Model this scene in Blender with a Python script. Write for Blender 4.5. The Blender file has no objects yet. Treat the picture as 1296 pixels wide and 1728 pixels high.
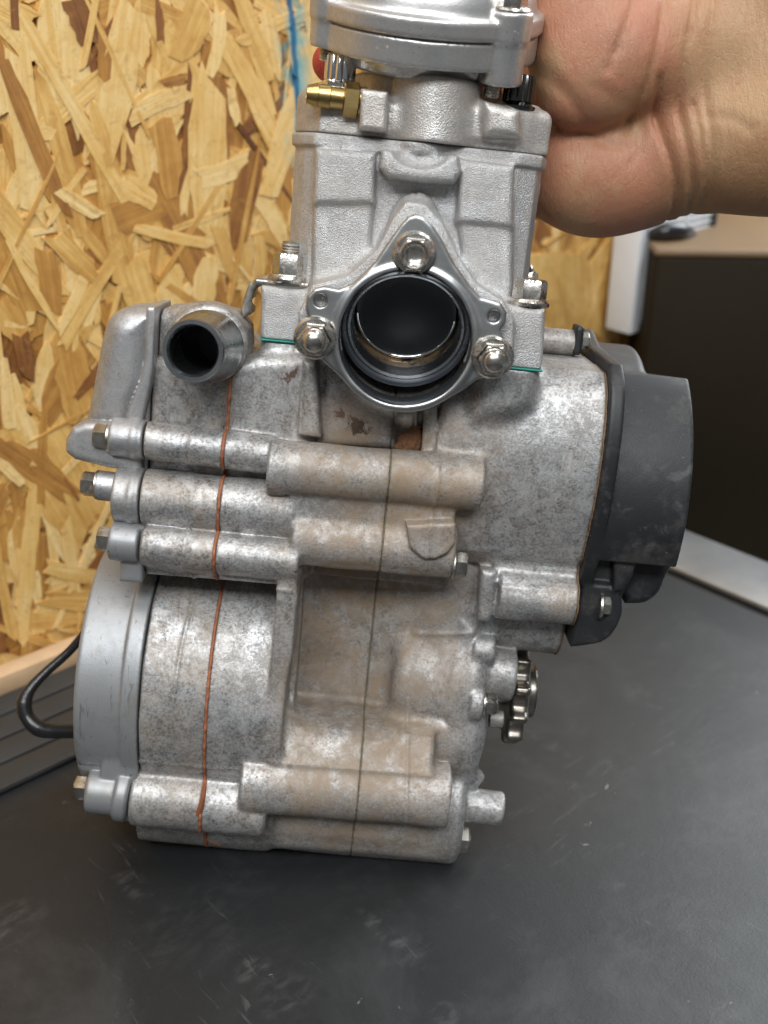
import bpy, bmesh, math, random
import numpy as np
from mathutils import Matrix, Vector

random.seed(7); rng = np.random.default_rng(7)
S = bpy.context.scene
COL = S.collection
R = math.radians

# ------------------------------------------------------------------ camera, world, lamps, exposure
D = 360.0                      # mm from the lens to the engine's reference plane
F = 1800.0                     # focal length in photo pixels (photo 1296 x 1728)
TH = R(26.0)                   # camera looks down
CAMZ = 0.293
cam = bpy.data.cameras.new('camera'); camo = bpy.data.objects.new('camera', cam); COL.objects.link(camo)
cam.sensor_fit = 'VERTICAL'; cam.sensor_height = 24.0; cam.lens = 24.0 * F / 1728
camo.location = (0, 0, CAMZ); camo.rotation_euler = (R(90) - TH, 0, 0)
cam.clip_start = 0.01; cam.clip_end = 50
cam.dof.use_dof = True; cam.dof.focus_distance = 0.345; cam.dof.aperture_fstop = 7.0
S.camera = camo
w = bpy.data.worlds.new('World'); S.world = w; w.use_nodes = True
w.node_tree.nodes['Background'].inputs[0].default_value = (0.92, 0.96, 1.0, 1)
w.node_tree.nodes['Background'].inputs[1].default_value = 0.15

def area(name, loc, target, sx, sy, watts, col):
    l = bpy.data.lights.new(name, 'AREA'); l.shape = 'RECTANGLE'; l.size = sx; l.size_y = sy
    l.energy = watts; l.color = col
    o = bpy.data.objects.new(name, l); COL.objects.link(o); o.location = loc
    o.rotation_euler = (Vector(target) - Vector(loc)).to_track_quat('-Z', 'Y').to_euler()
    return o
area('ceiling_lamp', (-0.30, 0.00, 1.50), (0.0, 0.36, 0.1), 1.2, 0.25, 7.5, (1.0, 0.98, 0.95))
area('ceiling_lamp', (0.55, 0.35, 1.50), (0.1, 0.4, 0.1), 1.2, 0.25, 7, (0.94, 0.98, 1.0))
area('ceiling_lamp', (-0.05, -0.62, 1.20), (0.0, 0.36, 0.10), 1.2, 0.35, 20, (0.95, 0.98, 1.0))
area('bench_fill_light', (0.90, 1.08, 0.85), (0.20, 0.35, 0.0), 0.6, 0.8, 19, (0.88, 0.95, 1.0))  # added out of view to brighten the right side of the bench
S.view_settings.view_transform = 'Standard'; S.view_settings.look = 'None'
S.view_settings.exposure = 0.0; S.view_settings.gamma = 1.0
S.cycles.use_denoising = True
S.cycles.use_adaptive_sampling = True; S.cycles.adaptive_threshold = 0.025
S.cycles.max_bounces = 6

# ------------------------------------------------------------------ geometry helpers
PITCH = R(16.0); ROLL = R(5.4)
cp, sp, cr, sr = math.cos(PITCH), math.sin(PITCH), math.cos(ROLL), math.sin(ROLL)

def E(px, py, w=0.0):
    """photo pixel at engine depth w (mm toward the viewer) -> engine u (right), v (up) in mm"""
    xi, yi = (px - 648) / F, (864 - py) / F
    b = (yi * (D - w * cp) + w * sp) / (cp + yi * sp)
    Z = D - w * cp - b * sp
    X = xi * Z
    return X * cr - b * sr, X * sr + b * cr
def E3(px, py, w): return (*E(px, py, w), w)
def mmpx(px, py, w=0.0):
    xi, yi = (px - 648) / F, (864 - py) / F
    b = (yi * (D - w * cp) + w * sp) / (cp + yi * sp)
    return (D - w * cp - b * sp) / F
CAMM = Matrix.Translation((0, 0, CAMZ)) @ Matrix.Rotation(R(90) - TH, 4, 'X')
def _engm():
    def c(u, v, w_):
        a = u * cr + v * sr; b = -u * sr + v * cr
        return Vector((a, b * cp - w_ * sp, b * sp + w_ * cp))
    m = Matrix.Identity(4)
    for i, col in enumerate((c(1, 0, 0), -c(0, 0, 1), c(0, 1, 0))):
        for j in range(3): m[j][i] = col[j]
    return CAMM @ Matrix.Translation((0, 0, -D / 1000)) @ m
ENGM = _engm()
def ray(px, py):
    """world direction through a photo pixel"""
    return (CAMM.to_3x3() @ Vector(((px - 648) / F, (864 - py) / F, -1)))
CAMP = Vector((0, 0, CAMZ))

# ------------------------------------------------------------------ signed-distance modelling (cast shapes)
def sdpoly(P, x, y):
    P = np.asarray(P, np.float32); n = len(P)
    shape = np.broadcast(x, y).shape
    d = np.full(shape, 1e9, np.float32); s = np.ones(shape, np.float32)
    for i in range(n):
        a = P[i]; b = P[i - 1]
        ex, ey = b[0] - a[0], b[1] - a[1]
        wx, wy = x - a[0], y - a[1]
        t = np.clip((wx * ex + wy * ey) / (ex * ex + ey * ey + 1e-9), 0, 1)
        bx, by = wx - ex * t, wy - ey * t
        d = np.minimum(d, bx * bx + by * by)
        c1 = y >= a[1]; c2 = y < b[1]; c3 = ex * wy > ey * wx
        flip = (c1 & c2 & c3) | (~c1 & ~c2 & ~c3)
        s = np.where(flip, -s, s)
    return s * np.sqrt(d)

def _round(d2, dz, r):
    d2 = d2 + r; dz = dz + r
    return np.minimum(np.maximum(d2, dz), 0) + np.sqrt(np.maximum(d2, 0) ** 2 + np.maximum(dz, 0) ** 2) - r

def p_prism(poly, axis, a0, a1, r=1.0, pr=0.0):
    """poly in the two other axes (in order u,v,w without axis)"""
    P = np.asarray(poly, float); ac, ah = (a0 + a1) / 2, abs(a1 - a0) / 2
    lo2, hi2 = P.min(0) - pr, P.max(0) + pr
    if axis == 'w':
        f = lambda u, v, w: _round(sdpoly(P, u[:, :, 0], v[:, :, 0])[:, :, None] - pr, np.abs(w - ac) - ah, r)
        return f, (lo2[0], lo2[1], ac - ah), (hi2[0], hi2[1], ac + ah)
    if axis == 'u':
        f = lambda u, v, w: _round(sdpoly(P, v[0, :, :], w[0, :, :])[None] - pr, np.abs(u - ac) - ah, r)
        return f, (ac - ah, lo2[0], lo2[1]), (ac + ah, hi2[0], hi2[1])
    f = lambda u, v, w: _round(sdpoly(P, u[:, 0, :], w[:, 0, :])[:, None, :] - pr, np.abs(v - ac) - ah, r)
    return f, (lo2[0], ac - ah, lo2[1]), (hi2[0], ac + ah, hi2[1])

def p_cyl(p0, p1, r0, rr=1.0, r1=None):
    p0 = np.array(p0, float); p1 = np.array(p1, float); r1 = r0 if r1 is None else r1
    ax = p1 - p0; L = np.linalg.norm(ax); ax = ax / L
    def f(u, v, w):
        x, y, z = u - p0[0], v - p0[1], w - p0[2]
        t = x * ax[0] + y * ax[1] + z * ax[2]
        q = np.sqrt(np.maximum(x * x + y * y + z * z - t * t, 0))
        rad = r0 + (r1 - r0) * np.clip(t / L, 0, 1)
        return _round(q - rad, np.abs(t - L / 2) - L / 2, rr)
    m = max(r0, r1)
    return f, np.minimum(p0, p1) - m, np.maximum(p0, p1) + m

def p_cap(p0, p1, r0, r1=None):
    p0 = np.array(p0, float); p1 = np.array(p1, float); r1 = r0 if r1 is None else r1
    ax = p1 - p0; L2 = ax @ ax
    def f(u, v, w):
        x, y, z = u - p0[0], v - p0[1], w - p0[2]
        t = np.clip((x * ax[0] + y * ax[1] + z * ax[2]) / L2, 0, 1)
        return np.sqrt((x - t * ax[0]) ** 2 + (y - t * ax[1]) ** 2 + (z - t * ax[2]) ** 2) - (r0 + (r1 - r0) * t)
    m = max(r0, r1)
    return f, np.minimum(p0, p1) - m, np.maximum(p0, p1) + m

def p_ell(c, rad, rotz=0.0):
    c = np.array(c, float); rad = np.array(rad, float); cz, sz = math.cos(rotz), math.sin(rotz)
    def f(u, v, w):
        x, y, z = u - c[0], v - c[1], w - c[2]
        x, y = x * cz + y * sz, -x * sz + y * cz
        k = np.sqrt((x / rad[0]) ** 2 + (y / rad[1]) ** 2 + (z / rad[2]) ** 2)
        k2 = np.sqrt((x / rad[0] ** 2) ** 2 + (y / rad[1] ** 2) ** 2 + (z / rad[2] ** 2) ** 2)
        return k * (k - 1) / np.maximum(k2, 1e-6)
    m = max(rad[0], rad[1]); e = np.array((m, m, rad[2]))
    return f, c - e, c + e

def p_box(c, h, r=1.0, rotz=0.0, rotx=0.0):
    c = np.array(c, float); h = np.array(h, float); cz, sz = math.cos(rotz), math.sin(rotz)
    cx, sx = math.cos(rotx), math.sin(rotx)
    def f(u, v, w):
        x, y, z = u - c[0], v - c[1], w - c[2]
        if rotz: x, y = x * cz + y * sz, -x * sz + y * cz
        if rotx: y, z = y * cx + z * sx, -y * sx + z * cx
        qx, qy, qz = np.abs(x) - h[0] + r, np.abs(y) - h[1] + r, np.abs(z) - h[2] + r
        return np.sqrt(np.maximum(qx, 0) ** 2 + np.maximum(qy, 0) ** 2 + np.maximum(qz, 0) ** 2) + np.minimum(np.maximum(qx, np.maximum(qy, qz)), 0) - r
    m = np.linalg.norm(h) if (rotz or rotx) else None
    e = np.full(3, m) if m else h
    return f, c - e, c + e

class Field:
    def __init__(s, lo, hi, h):
        s.h = h; s.ax = [np.arange(lo[i], hi[i] + h, h, dtype=np.float32) for i in range(3)]
        s.F = np.full([len(a) for a in s.ax], 25.0, np.float32)
    def _sl(s, lo, hi, m):
        out = []
        for i in range(3):
            a = int(max(0, np.searchsorted(s.ax[i], lo[i] - m) - 1)); b = int(min(len(s.ax[i]), np.searchsorted(s.ax[i], hi[i] + m) + 1))
            if b - a < 2: return None
            out.append(slice(a, b))
        return tuple(out)
    def _ev(s, prim, k):
        f, lo, hi = prim
        sl = s._sl(lo, hi, k + 3 * s.h)
        if sl is None: return None, None
        return sl, f(s.ax[0][sl[0]][:, None, None], s.ax[1][sl[1]][None, :, None], s.ax[2][sl[2]][None, None, :]).astype(np.float32)
    def add(s, prim, k=0.0):
        sl, B = s._ev(prim, k)
        if sl is None: return s
        A = s.F[sl]
        if k > 0:
            h = np.clip(0.5 + 0.5 * (B - A) / k, 0, 1)
            s.F[sl] = B * (1 - h) + A * h - k * h * (1 - h)
        else: s.F[sl] = np.minimum(A, B)
        return s
    def cut(s, prim, k=0.0):
        sl, B = s._ev(prim, k)
        if sl is None: return s
        A = s.F[sl]; B = -B
        if k > 0:
            h = np.clip(0.5 - 0.5 * (B - A) / k, 0, 1)
            s.F[sl] = B * (1 - h) + A * h + k * h * (1 - h)
        else: s.F[sl] = np.maximum(A, B)
        return s
    def grid(s): return s.ax[0][:, None, None], s.ax[1][None, :, None], s.ax[2][None, None, :]
    def groove(s, pts, depth, sig, wmin=-1e9):
        """press (depth>0) or raise (depth<0) a line that runs along pts in the u,v plane, on what faces the viewer"""
        u, v, w = s.grid(); P = np.array(pts, np.float32)
        m = 4 * sig
        a = s._sl((P[:, 0].min(), P[:, 1].min(), wmin), (P[:, 0].max(), P[:, 1].max(), 1e9), m)
        if a is None: return s
        x = s.ax[0][a[0]][:, None]; y = s.ax[1][a[1]][None, :]
        d = np.full((x.shape[0], y.shape[1]), 1e9, np.float32)
        for i in range(len(P) - 1):
            e = P[i + 1] - P[i]; t = np.clip(((x - P[i, 0]) * e[0] + (y - P[i, 1]) * e[1]) / (e @ e), 0, 1)
            d = np.minimum(d, (x - P[i, 0] - t * e[0]) ** 2 + (y - P[i, 1] - t * e[1]) ** 2)
        s.F[a] += (depth * np.exp(-d / sig ** 2))[:, :, None]
        return s

def surface_nets(Fv, ax):
    ins = Fv < 0
    n = ins[:-1, :-1, :-1].astype(np.uint8)
    for i in (0, 1):
        for j in (0, 1):
            for k in (0, 1):
                if i + j + k: n = n + ins[i:i + n.shape[0], j:j + n.shape[1], k:k + n.shape[2]]
    act = (n > 0) & (n < 8)
    I = np.argwhere(act)
    if len(I) == 0: return np.zeros((0, 3)), np.zeros((0, 4), int)
    cor = [(i, j, k) for i in (0, 1) for j in (0, 1) for k in (0, 1)]
    vals = {c: Fv[I[:, 0] + c[0], I[:, 1] + c[1], I[:, 2] + c[2]] for c in cor}
    acc = np.zeros((len(I), 3)); cnt = np.zeros(len(I))
    for c in cor:
        for a in range(3):
            if c[a] == 0:
                e = list(c); e[a] = 1; e = tuple(e)
                A, B = vals[c], vals[e]; m = (A < 0) != (B < 0)
                t = np.where(m, A / np.where(m, A - B, 1), 0)
                p = np.array(c, float)[None].repeat(len(I), 0); p[:, a] += t
                acc[m] += p[m]; cnt[m] += 1
    loc = I + acc / cnt[:, None]
    V = np.stack([np.interp(loc[:, i], np.arange(len(ax[i])), ax[i]) for i in range(3)], 1)
    vid = np.full(act.shape, -1, np.int32); vid[act] = np.arange(len(I))
    Q = []
    for a in range(3):
        b, c = (a + 1) % 3, (a + 2) % 3
        s0 = [slice(None)] * 3; s1 = [slice(None)] * 3
        s0[a] = slice(0, -1); s1[a] = slice(1, None)
        x0, x1 = ins[tuple(s0)], ins[tuple(s1)]
        E_ = np.argwhere(x0 != x1)
        ok = (E_[:, b] > 0) & (E_[:, c] > 0) & (E_[:, b] < act.shape[b]) & (E_[:, c] < act.shape[c])
        E_ = E_[ok]
        def cell(db, dc):
            X = E_.copy(); X[:, b] += db; X[:, c] += dc
            return vid[X[:, 0], X[:, 1], X[:, 2]]
        q = np.stack([cell(-1, -1), cell(0, -1), cell(0, 0), cell(-1, 0)], 1)
        flip = ~x0[E_[:, 0], E_[:, 1], E_[:, 2]]
        q[flip] = q[flip][:, ::-1]
        Q.append(q)
    return V, np.concatenate(Q)

def mesh_np(name, V, Q, smooth=True):
    me = bpy.data.meshes.new(name)
    me.vertices.add(len(V)); me.vertices.foreach_set('co', np.asarray(V, np.float32).ravel())
    k = Q.shape[1]
    me.loops.add(Q.size); me.loops.foreach_set('vertex_index', Q.astype(np.int32).ravel())
    me.polygons.add(len(Q)); me.polygons.foreach_set('loop_start', np.arange(0, Q.size, k, dtype=np.int32))
    me.polygons.foreach_set('use_smooth', np.full(len(Q), smooth))
    me.update(calc_edges=True); me.validate()
    return me

def eng(V):  # engine mm (u,v,w) -> engine object metres
    V = np.asarray(V, float); return np.stack([V[:, 0], -V[:, 2], V[:, 1]], 1) * 0.001

def link(name, me, mat, parent=None):
    o = bpy.data.objects.new(name, me); COL.objects.link(o)
    if mat: me.materials.append(mat)
    if parent: o.parent = parent
    return o
def thing(name, label, cat, group=None):
    o = bpy.data.objects.new(name, None); COL.objects.link(o); o.empty_display_size = 0.02
    o['label'] = label; o['category'] = cat
    if group: o['group'] = group
    return o
def tag(o, label, cat, group=None):
    o['label'] = label; o['category'] = cat
    if group: o['group'] = group
    return o
def cast(name, fld, mat, parent, lo=None, hi=None):
    """mesh a field, optionally only between lo and hi (u,v,w)"""
    Fv = fld.F
    if lo is not None:
        g = fld.grid()
        for i in range(3):
            if lo[i] > -1e8: Fv = np.maximum(Fv, lo[i] - g[i])
            if hi[i] < 1e8: Fv = np.maximum(Fv, g[i] - hi[i])
    Fv = Fv.copy()
    for i in range(3):          # close the skin at the border of the grid
        s_ = [slice(None)] * 3
        for e in (0, -1):
            s_[i] = e; Fv[tuple(s_)] = np.maximum(Fv[tuple(s_)], 0.5)
    V, Q = surface_nets(Fv, fld.ax)
    return link(name, mesh_np(name, eng(V), Q), mat, parent)

def radial(name, prof, p, axis, mat, parent, seg=48, sharp=35, to=eng):
    """turned piece: prof = [(height, radius, kind)], kind 0 round, 6 hexagon, 12 twelve-point"""
    prof = [q if len(q) == 3 else (*q, 0) for q in prof]
    th = np.arange(seg) * 2 * math.pi / seg
    ax = np.array(axis, float); ax /= np.linalg.norm(ax)
    h = np.array((0, 0, 1.0)) if abs(ax[2]) < 0.9 else np.array((0, 1.0, 0))
    e1 = np.cross(h, ax); e1 /= np.linalg.norm(e1); e2 = np.cross(ax, e1)
    V = []
    for (z, r, k) in prof:
        if k == 6:
            rr = r * math.cos(math.pi / 6) / np.cos((th % (math.pi / 3)) - math.pi / 6)
        elif k == 12:
            rr = r * (0.90 + 0.10 * np.abs(np.cos(th * 6)))
        else: rr = np.full(seg, r)
        V.append(np.array(p) + z * ax + np.cos(th)[:, None] * rr[:, None] * e1 + np.sin(th)[:, None] * rr[:, None] * e2)
    V = np.concatenate(V); n = len(prof)
    i = np.arange(seg); j = (i + 1) % seg
    Q = np.concatenate([np.stack([k * seg + i, k * seg + j, (k + 1) * seg + j, (k + 1) * seg + i], 1) for k in range(n - 1)])
    me = mesh_np(name, to(V), Q)
    if prof[0][1] < 1e-3 or prof[-1][1] < 1e-3:
        bm = bmesh.new(); bm.from_mesh(me); bmesh.ops.remove_doubles(bm, verts=bm.verts, dist=1e-6); bm.to_mesh(me); bm.free()
        for q in me.polygons: q.use_smooth = True
    me.set_sharp_from_angle(angle=R(sharp))
    return link(name, me, mat, parent)

def hexbolt(name, p, axis, rh, hh, mat, parent, wr=None, wh=1.0, style='flat'):
    wr = wr or rh * 1.25
    pr = [(-0.3, 0), (-0.3, wr * .98), (0, wr), (wh * .5, wr), (wh, wr * .9), (wh * 1.05, rh * 1.0)]
    z0 = wh * 1.05
    pr += [(z0 + .01, rh, 6), (z0 + hh * .82, rh, 6), (z0 + hh * .97, rh * .90, 6), (z0 + hh, rh * .8)]
    if style == 'recess': pr += [(z0 + hh, rh * .74), (z0 + hh * .80, rh * .66), (z0 + hh * .62, rh * .42), (z0 + hh * .58, rh * .2), (z0 + hh * .57, 0)]
    elif style == 'dome':
        pr += [(z0 + hh, rh * .70)]
        for q in range(1, 8):
            a = q / 7 * math.pi / 2; pr.append((z0 + hh + rh * .55 * math.sin(a), rh * .70 * math.cos(a)))
    else: pr += [(z0 + hh, 0)]
    return radial(name, pr, p, axis, mat, parent)

def tubepath(name, pts, rad, mat, parent, to=eng, seg=14, sub=8):
    P = np.array(pts, float); n = len(P); out = []; rr = []
    rad = np.full(n, rad) if np.isscalar(rad) else np.array(rad, float)
    for i in range(n - 1):
        p0, p1, p2, p3 = P[max(i - 1, 0)], P[i], P[i + 1], P[min(i + 2, n - 1)]
        for k in range(sub + (i == n - 2)):
            t = k / sub
            out.append(0.5 * (2 * p1 + (p2 - p0) * t + (2 * p0 - 5 * p1 + 4 * p2 - p3) * t * t + (3 * p1 - p0 - 3 * p2 + p3) * t ** 3))
            rr.append(rad[i] * (1 - t) + rad[i + 1] * t)
    C_ = np.array(out); T = np.gradient(C_, axis=0); T /= np.linalg.norm(T, axis=1)[:, None]
    V = []; up = np.array((0.13, 0.2, 0.97)); th = np.arange(seg) * 2 * math.pi / seg
    for c, t, r_ in zip(C_, T, rr):
        e1 = np.cross(up, t); e1 /= np.linalg.norm(e1); e2 = np.cross(t, e1)
        V.append(c + r_ * (np.cos(th)[:, None] * e1 + np.sin(th)[:, None] * e2))
    V = np.concatenate(V); m = len(C_); i = np.arange(seg); j = (i + 1) % seg
    Q = [np.stack([k * seg + i, k * seg + j, (k + 1) * seg + j, (k + 1) * seg + i], 1) for k in range(m - 1)]
    me = mesh_np(name, to(V), np.concatenate(Q))
    bm = bmesh.new(); bm.from_mesh(me)
    bm.verts.ensure_lookup_table()
    bm.faces.new([bm.verts[k] for k in range(seg)][::-1]); bm.faces.new([bm.verts[(m - 1) * seg + k] for k in range(seg)])
    bm.to_mesh(me); bm.free()
    return link(name, me, mat, parent)

def boxmesh(name, lo, hi, mat, parent=None, bev=0.0, segs=2):
    bm = bmesh.new(); bmesh.ops.create_cube(bm, size=1)
    for v in bm.verts:
        for i in range(3): v.co[i] = lo[i] if v.co[i] < 0 else hi[i]
    if bev: bmesh.ops.bevel(bm, geom=bm.edges[:], offset=bev, segments=segs, affect='EDGES', profile=0.5)
    me = bpy.data.meshes.new(name); bm.to_mesh(me); bm.free()
    for p in me.polygons: p.use_smooth = True
    me.set_sharp_from_angle(angle=R(30))
    return link(name, me, mat, parent)

# ------------------------------------------------------------------ materials
class NT:
    def __init__(s, name):
        s.m = bpy.data.materials.new(name); s.m.use_nodes = True
        s.t = s.m.node_tree; s.n = s.t.nodes; s.b = s.n['Principled BSDF']
        s.tc = s.n.new('ShaderNodeTexCoord')
    def l(s, a, b): s.t.links.new(a, b)
    def put(s, sock, v):
        if hasattr(v, 'node'): s.l(v, sock)
        else: sock.default_value = v
    def noise(s, scale, det=4, rough=.55, vec=None, dist=0.0, col=False):
        n = s.n.new('ShaderNodeTexNoise'); n.inputs['Scale'].default_value = scale; n.inputs['Detail'].default_value = det
        n.inputs['Roughness'].default_value = rough; n.inputs['Distortion'].default_value = dist
        s.l(vec if vec is not None else s.tc.outputs['Object'], n.inputs['Vector'])
        return n.outputs['Color'] if col else n.outputs['Fac']
    def vor(s, scale, vec=None, feat='F1', out='Distance', rnd=1.0):
        n = s.n.new('ShaderNodeTexVoronoi'); n.feature = feat; n.inputs['Scale'].default_value = scale
        n.inputs['Randomness'].default_value = rnd
        s.l(vec if vec is not None else s.tc.outputs['Object'], n.inputs['Vector'])
        return n.outputs[out]
    def mapv(s, scale=(1, 1, 1), rot=(0, 0, 0), loc=(0, 0, 0), vec=None):
        n = s.n.new('ShaderNodeMapping'); n.inputs['Scale'].default_value = scale; n.inputs['Rotation'].default_value = rot
        n.inputs['Location'].default_value = loc
        s.l(vec if vec is not None else s.tc.outputs['Object'], n.inputs['Vector']); return n.outputs[0]
    def rng(s, v, a, b, c=0.0, d=1.0):
        n = s.n.new('ShaderNodeMapRange'); n.interpolation_type = 'SMOOTHSTEP'
        s.put(n.inputs[0], v)
        for i, x in enumerate((a, b, c, d)): n.inputs[i + 1].default_value = x
        return n.outputs[0]
    def math(s, op, a, b=0.0, clamp=False):
        n = s.n.new('ShaderNodeMath'); n.operation = op; n.use_clamp = clamp
        s.put(n.inputs[0], a); s.put(n.inputs[1], b); return n.outputs[0]
    def mix(s, f, a, b):
        n = s.n.new('ShaderNodeMix'); n.data_type = 'RGBA'
        s.put(n.inputs[0], f)
        for sock, v in ((n.inputs[6], a), (n.inputs[7], b)):
            if hasattr(v, 'node'): s.l(v, sock)
            else: sock.default_value = (*v, 1)
        return n.outputs[2]
    def fmix(s, f, a, b):
        n = s.n.new('ShaderNodeMix'); s.put(n.inputs[0], f); s.put(n.inputs[2], a); s.put(n.inputs[3], b); return n.outputs[0]
    def ramp(s, f, stops):
        n = s.n.new('ShaderNodeValToRGB'); s.put(n.inputs[0], f)
        el = n.color_ramp.elements
        while len(el) < len(stops): el.new(0.5)
        for e, (p, c) in zip(el, stops): e.position = p; e.color = (*c, 1)
        return n.outputs[0]
    def sep(s, vec=None):
        n = s.n.new('ShaderNodeSeparateXYZ'); s.l(vec if vec is not None else s.tc.outputs['Object'], n.inputs[0]); return n.outputs
    def bump(s, h, strength, dist, prev=None):
        n = s.n.new('ShaderNodeBump'); n.inputs['Strength'].default_value = strength; n.inputs['Distance'].default_value = dist
        s.put(n.inputs['Height'], h)
        if prev is not None: s.l(prev, n.inputs['Normal'])
        return n.outputs[0]
    def out(s, base=None, rough=None, metal=None, normal=None):
        if base is not None: s.put(s.b.inputs['Base Color'], base if hasattr(base, 'node') else (*base, 1))
        if rough is not None: s.put(s.b.inputs['Roughness'], rough)
        if metal is not None: s.put(s.b.inputs['Metallic'], metal)
        if normal is not None: s.l(normal, s.b.inputs['Normal'])
        return s.m

def m_cast(name, bright, dark, rough, grain_scale, grain, grime=0.5, dust=None, dust_amt=0.0, region=None, metal=0.78, spots=()):
    t = NT(name)
    big = t.noise(38, 3, .6); mid = t.noise(210, 4, .7, dist=.5); micro = t.noise(1100, 3, .7)
    mixv = t.math('ADD', t.math('MULTIPLY', big, .22), t.math('ADD', t.math('MULTIPLY', mid, .36), t.math('MULTIPLY', micro, .42)))
    tone = t.rng(mixv, .40, .60)
    col = t.mix(tone, dark, bright)
    g = t.math('MULTIPLY', t.rng(t.math('ADD', t.math('MULTIPLY', t.noise(190, 6, .75, dist=.8), .7), t.math('MULTIPLY', big, .3)), .49, .60, 0, grime), t.rng(micro, .30, .60, 1.0, .45))
    col = t.mix(g, col, (dark[0] * .36, dark[1] * .35, dark[2] * .34))
    pit = t.math('MULTIPLY', t.rng(t.vor(620), .05, .16, 1, 0), t.rng(big, .50, .60))
    col = t.mix(t.math('MULTIPLY', pit, .85), col, (.035, .026, .02))
    met = metal
    rgh = t.fmix(tone, rough + .14, rough)
    bmp = t.bump(t.noise(grain_scale, 2, .6), grain, .0006)
    if dust is not None:
        dm = t.rng(t.noise(60, 5, .72, dist=.6), .30, .66)
        dm = t.math('MULTIPLY', dm, t.rng(micro, .30, .58, .35, 1.0))
        if region is not None:
            (x0, x1, z0, z1, soft) = region
            o = t.sep()
            rx = t.math('MULTIPLY', t.rng(o[0], x0 - soft, x0 + soft), t.rng(o[0], x1 - soft, x1 + soft, 1, 0))
            rz = t.math('MULTIPLY', t.rng(o[2], z0 - soft, z0 + soft), t.rng(o[2], z1 - soft, z1 + soft, 1, 0))
            rr = t.math('MULTIPLY', rx, rz)
            dm = t.math('ADD', t.math('MULTIPLY', dm, t.fmix(rr, .25, .75)), t.math('MULTIPLY', rr, .26))
        dm = t.math('MULTIPLY', dm, dust_amt, True)
        dcol = t.mix(mid, dust, (dust[0] * .62, dust[1] * .56, dust[2] * .50))
        spk = t.math('MULTIPLY', t.rng(t.vor(330), .08, .20, 1, 0), t.rng(mid, .50, .60))
        col = t.mix(dm, col, dcol)
        col = t.mix(t.math('MULTIPLY', spk, min(.8, dust_amt)), col, (.26, .125, .06))
        dd = t.math('MAXIMUM', dm, t.math('MULTIPLY', spk, .6))
        met = t.fmix(dd, metal, .10)
        rgh = t.fmix(dd, rgh, .72)
    for (px_, py_, rx_, ry_, c_) in spots:      # dirt, rust and plain darker patches, each with a place of its own
        uu, vv = E(px_, py_, 6); o = t.sep()
        dx = t.math('DIVIDE', t.math('SUBTRACT', o[0], uu / 1000), rx_ / 1000); dz = t.math('DIVIDE', t.math('SUBTRACT', o[2], vv / 1000), ry_ / 1000)
        q = t.math('ADD', t.math('MULTIPLY', dx, dx), t.math('MULTIPLY', dz, dz))
        soft_ = len(c_) > 3
        mk = t.rng(t.math('ADD', q, t.math('MULTIPLY', t.math('SUBTRACT', mid, .5), 2.5 if soft_ else 5.0)), -.6 if soft_ else .05, 1.0 if soft_ else .55, 1, 0)
        if soft_: mk = t.math('MULTIPLY', mk, c_[3]); c_ = c_[:3]
        mk = t.math('MULTIPLY', mk, t.rng(q, .6, 2.2, 1, 0))
        col = t.mix(t.math('MULTIPLY', mk, .9), col, c_)
        rgh = t.fmix(mk, rgh, .8); met = t.fmix(mk, met, .05)
    return t.out(col, rgh, met, bmp)

EX = E(495, 1000, 5)[0] / 1000, E(790, 1000, 5)[0] / 1000, E(600, 1440, 5)[1] / 1000, E(600, 690, 5)[1] / 1000
M = {}
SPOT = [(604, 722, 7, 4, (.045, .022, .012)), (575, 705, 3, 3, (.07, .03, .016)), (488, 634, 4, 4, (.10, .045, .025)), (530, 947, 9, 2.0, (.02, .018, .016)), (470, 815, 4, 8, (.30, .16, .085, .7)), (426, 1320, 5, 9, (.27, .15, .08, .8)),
        (640, 1078, 20, 5.0, (.13, .10, .075, .6)), (545, 1125, 11, 7, (.13, .10, .075, .6)), (600, 1222, 27, 5, (.08, .072, .062, .65)), (845, 800, 5, 9, (.13, .10, .075, .6)), (600, 1420, 28, 4, (.12, .085, .06, .6)), (945, 1010, 8, 8, (.33, .22, .13, .6)),  # the leading pair are soft darker patches across the deep panel
        (560, 842, 20, 3, (.10, .085, .07, .6)), (580, 690, 12, 8, (.34, .22, .14, .5))]
M['cyl'] = m_cast('sand_cast_aluminium', (.60, .605, .61), (.46, .46, .46), .36, 2600, .75, .18, (.42, .31, .20), .28)
M['head'] = m_cast('head_cast_aluminium', (.60, .585, .565), (.44, .42, .40), .36, 2100, .40, .18, (.43, .32, .21), .32)
M['case'] = m_cast('weathered_case_aluminium', (.58, .58, .58), (.28, .278, .275), .42, 2400, .22, .75, (.35, .258, .168), 1.0, (EX[0], EX[1], EX[2], EX[3], .012), spots=SPOT, metal=.70)
M['cover'] = m_cast('left_cover_aluminium', (.57, .575, .58), (.26, .262, .265), .40, 2400, .18, .85, (.37, .28, .185), .55)
M['pump'] = m_cast('pump_cover_aluminium', (.49, .495, .505), (.36, .362, .37), .36, 2400, .18, .35, (.37, .30, .22), .25)
M['cap'] = m_cast('cap_aluminium', (.60, .595, .59), (.50, .49, .48), .28, 1500, .08, .10, (.42, .31, .18), .12)

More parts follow.
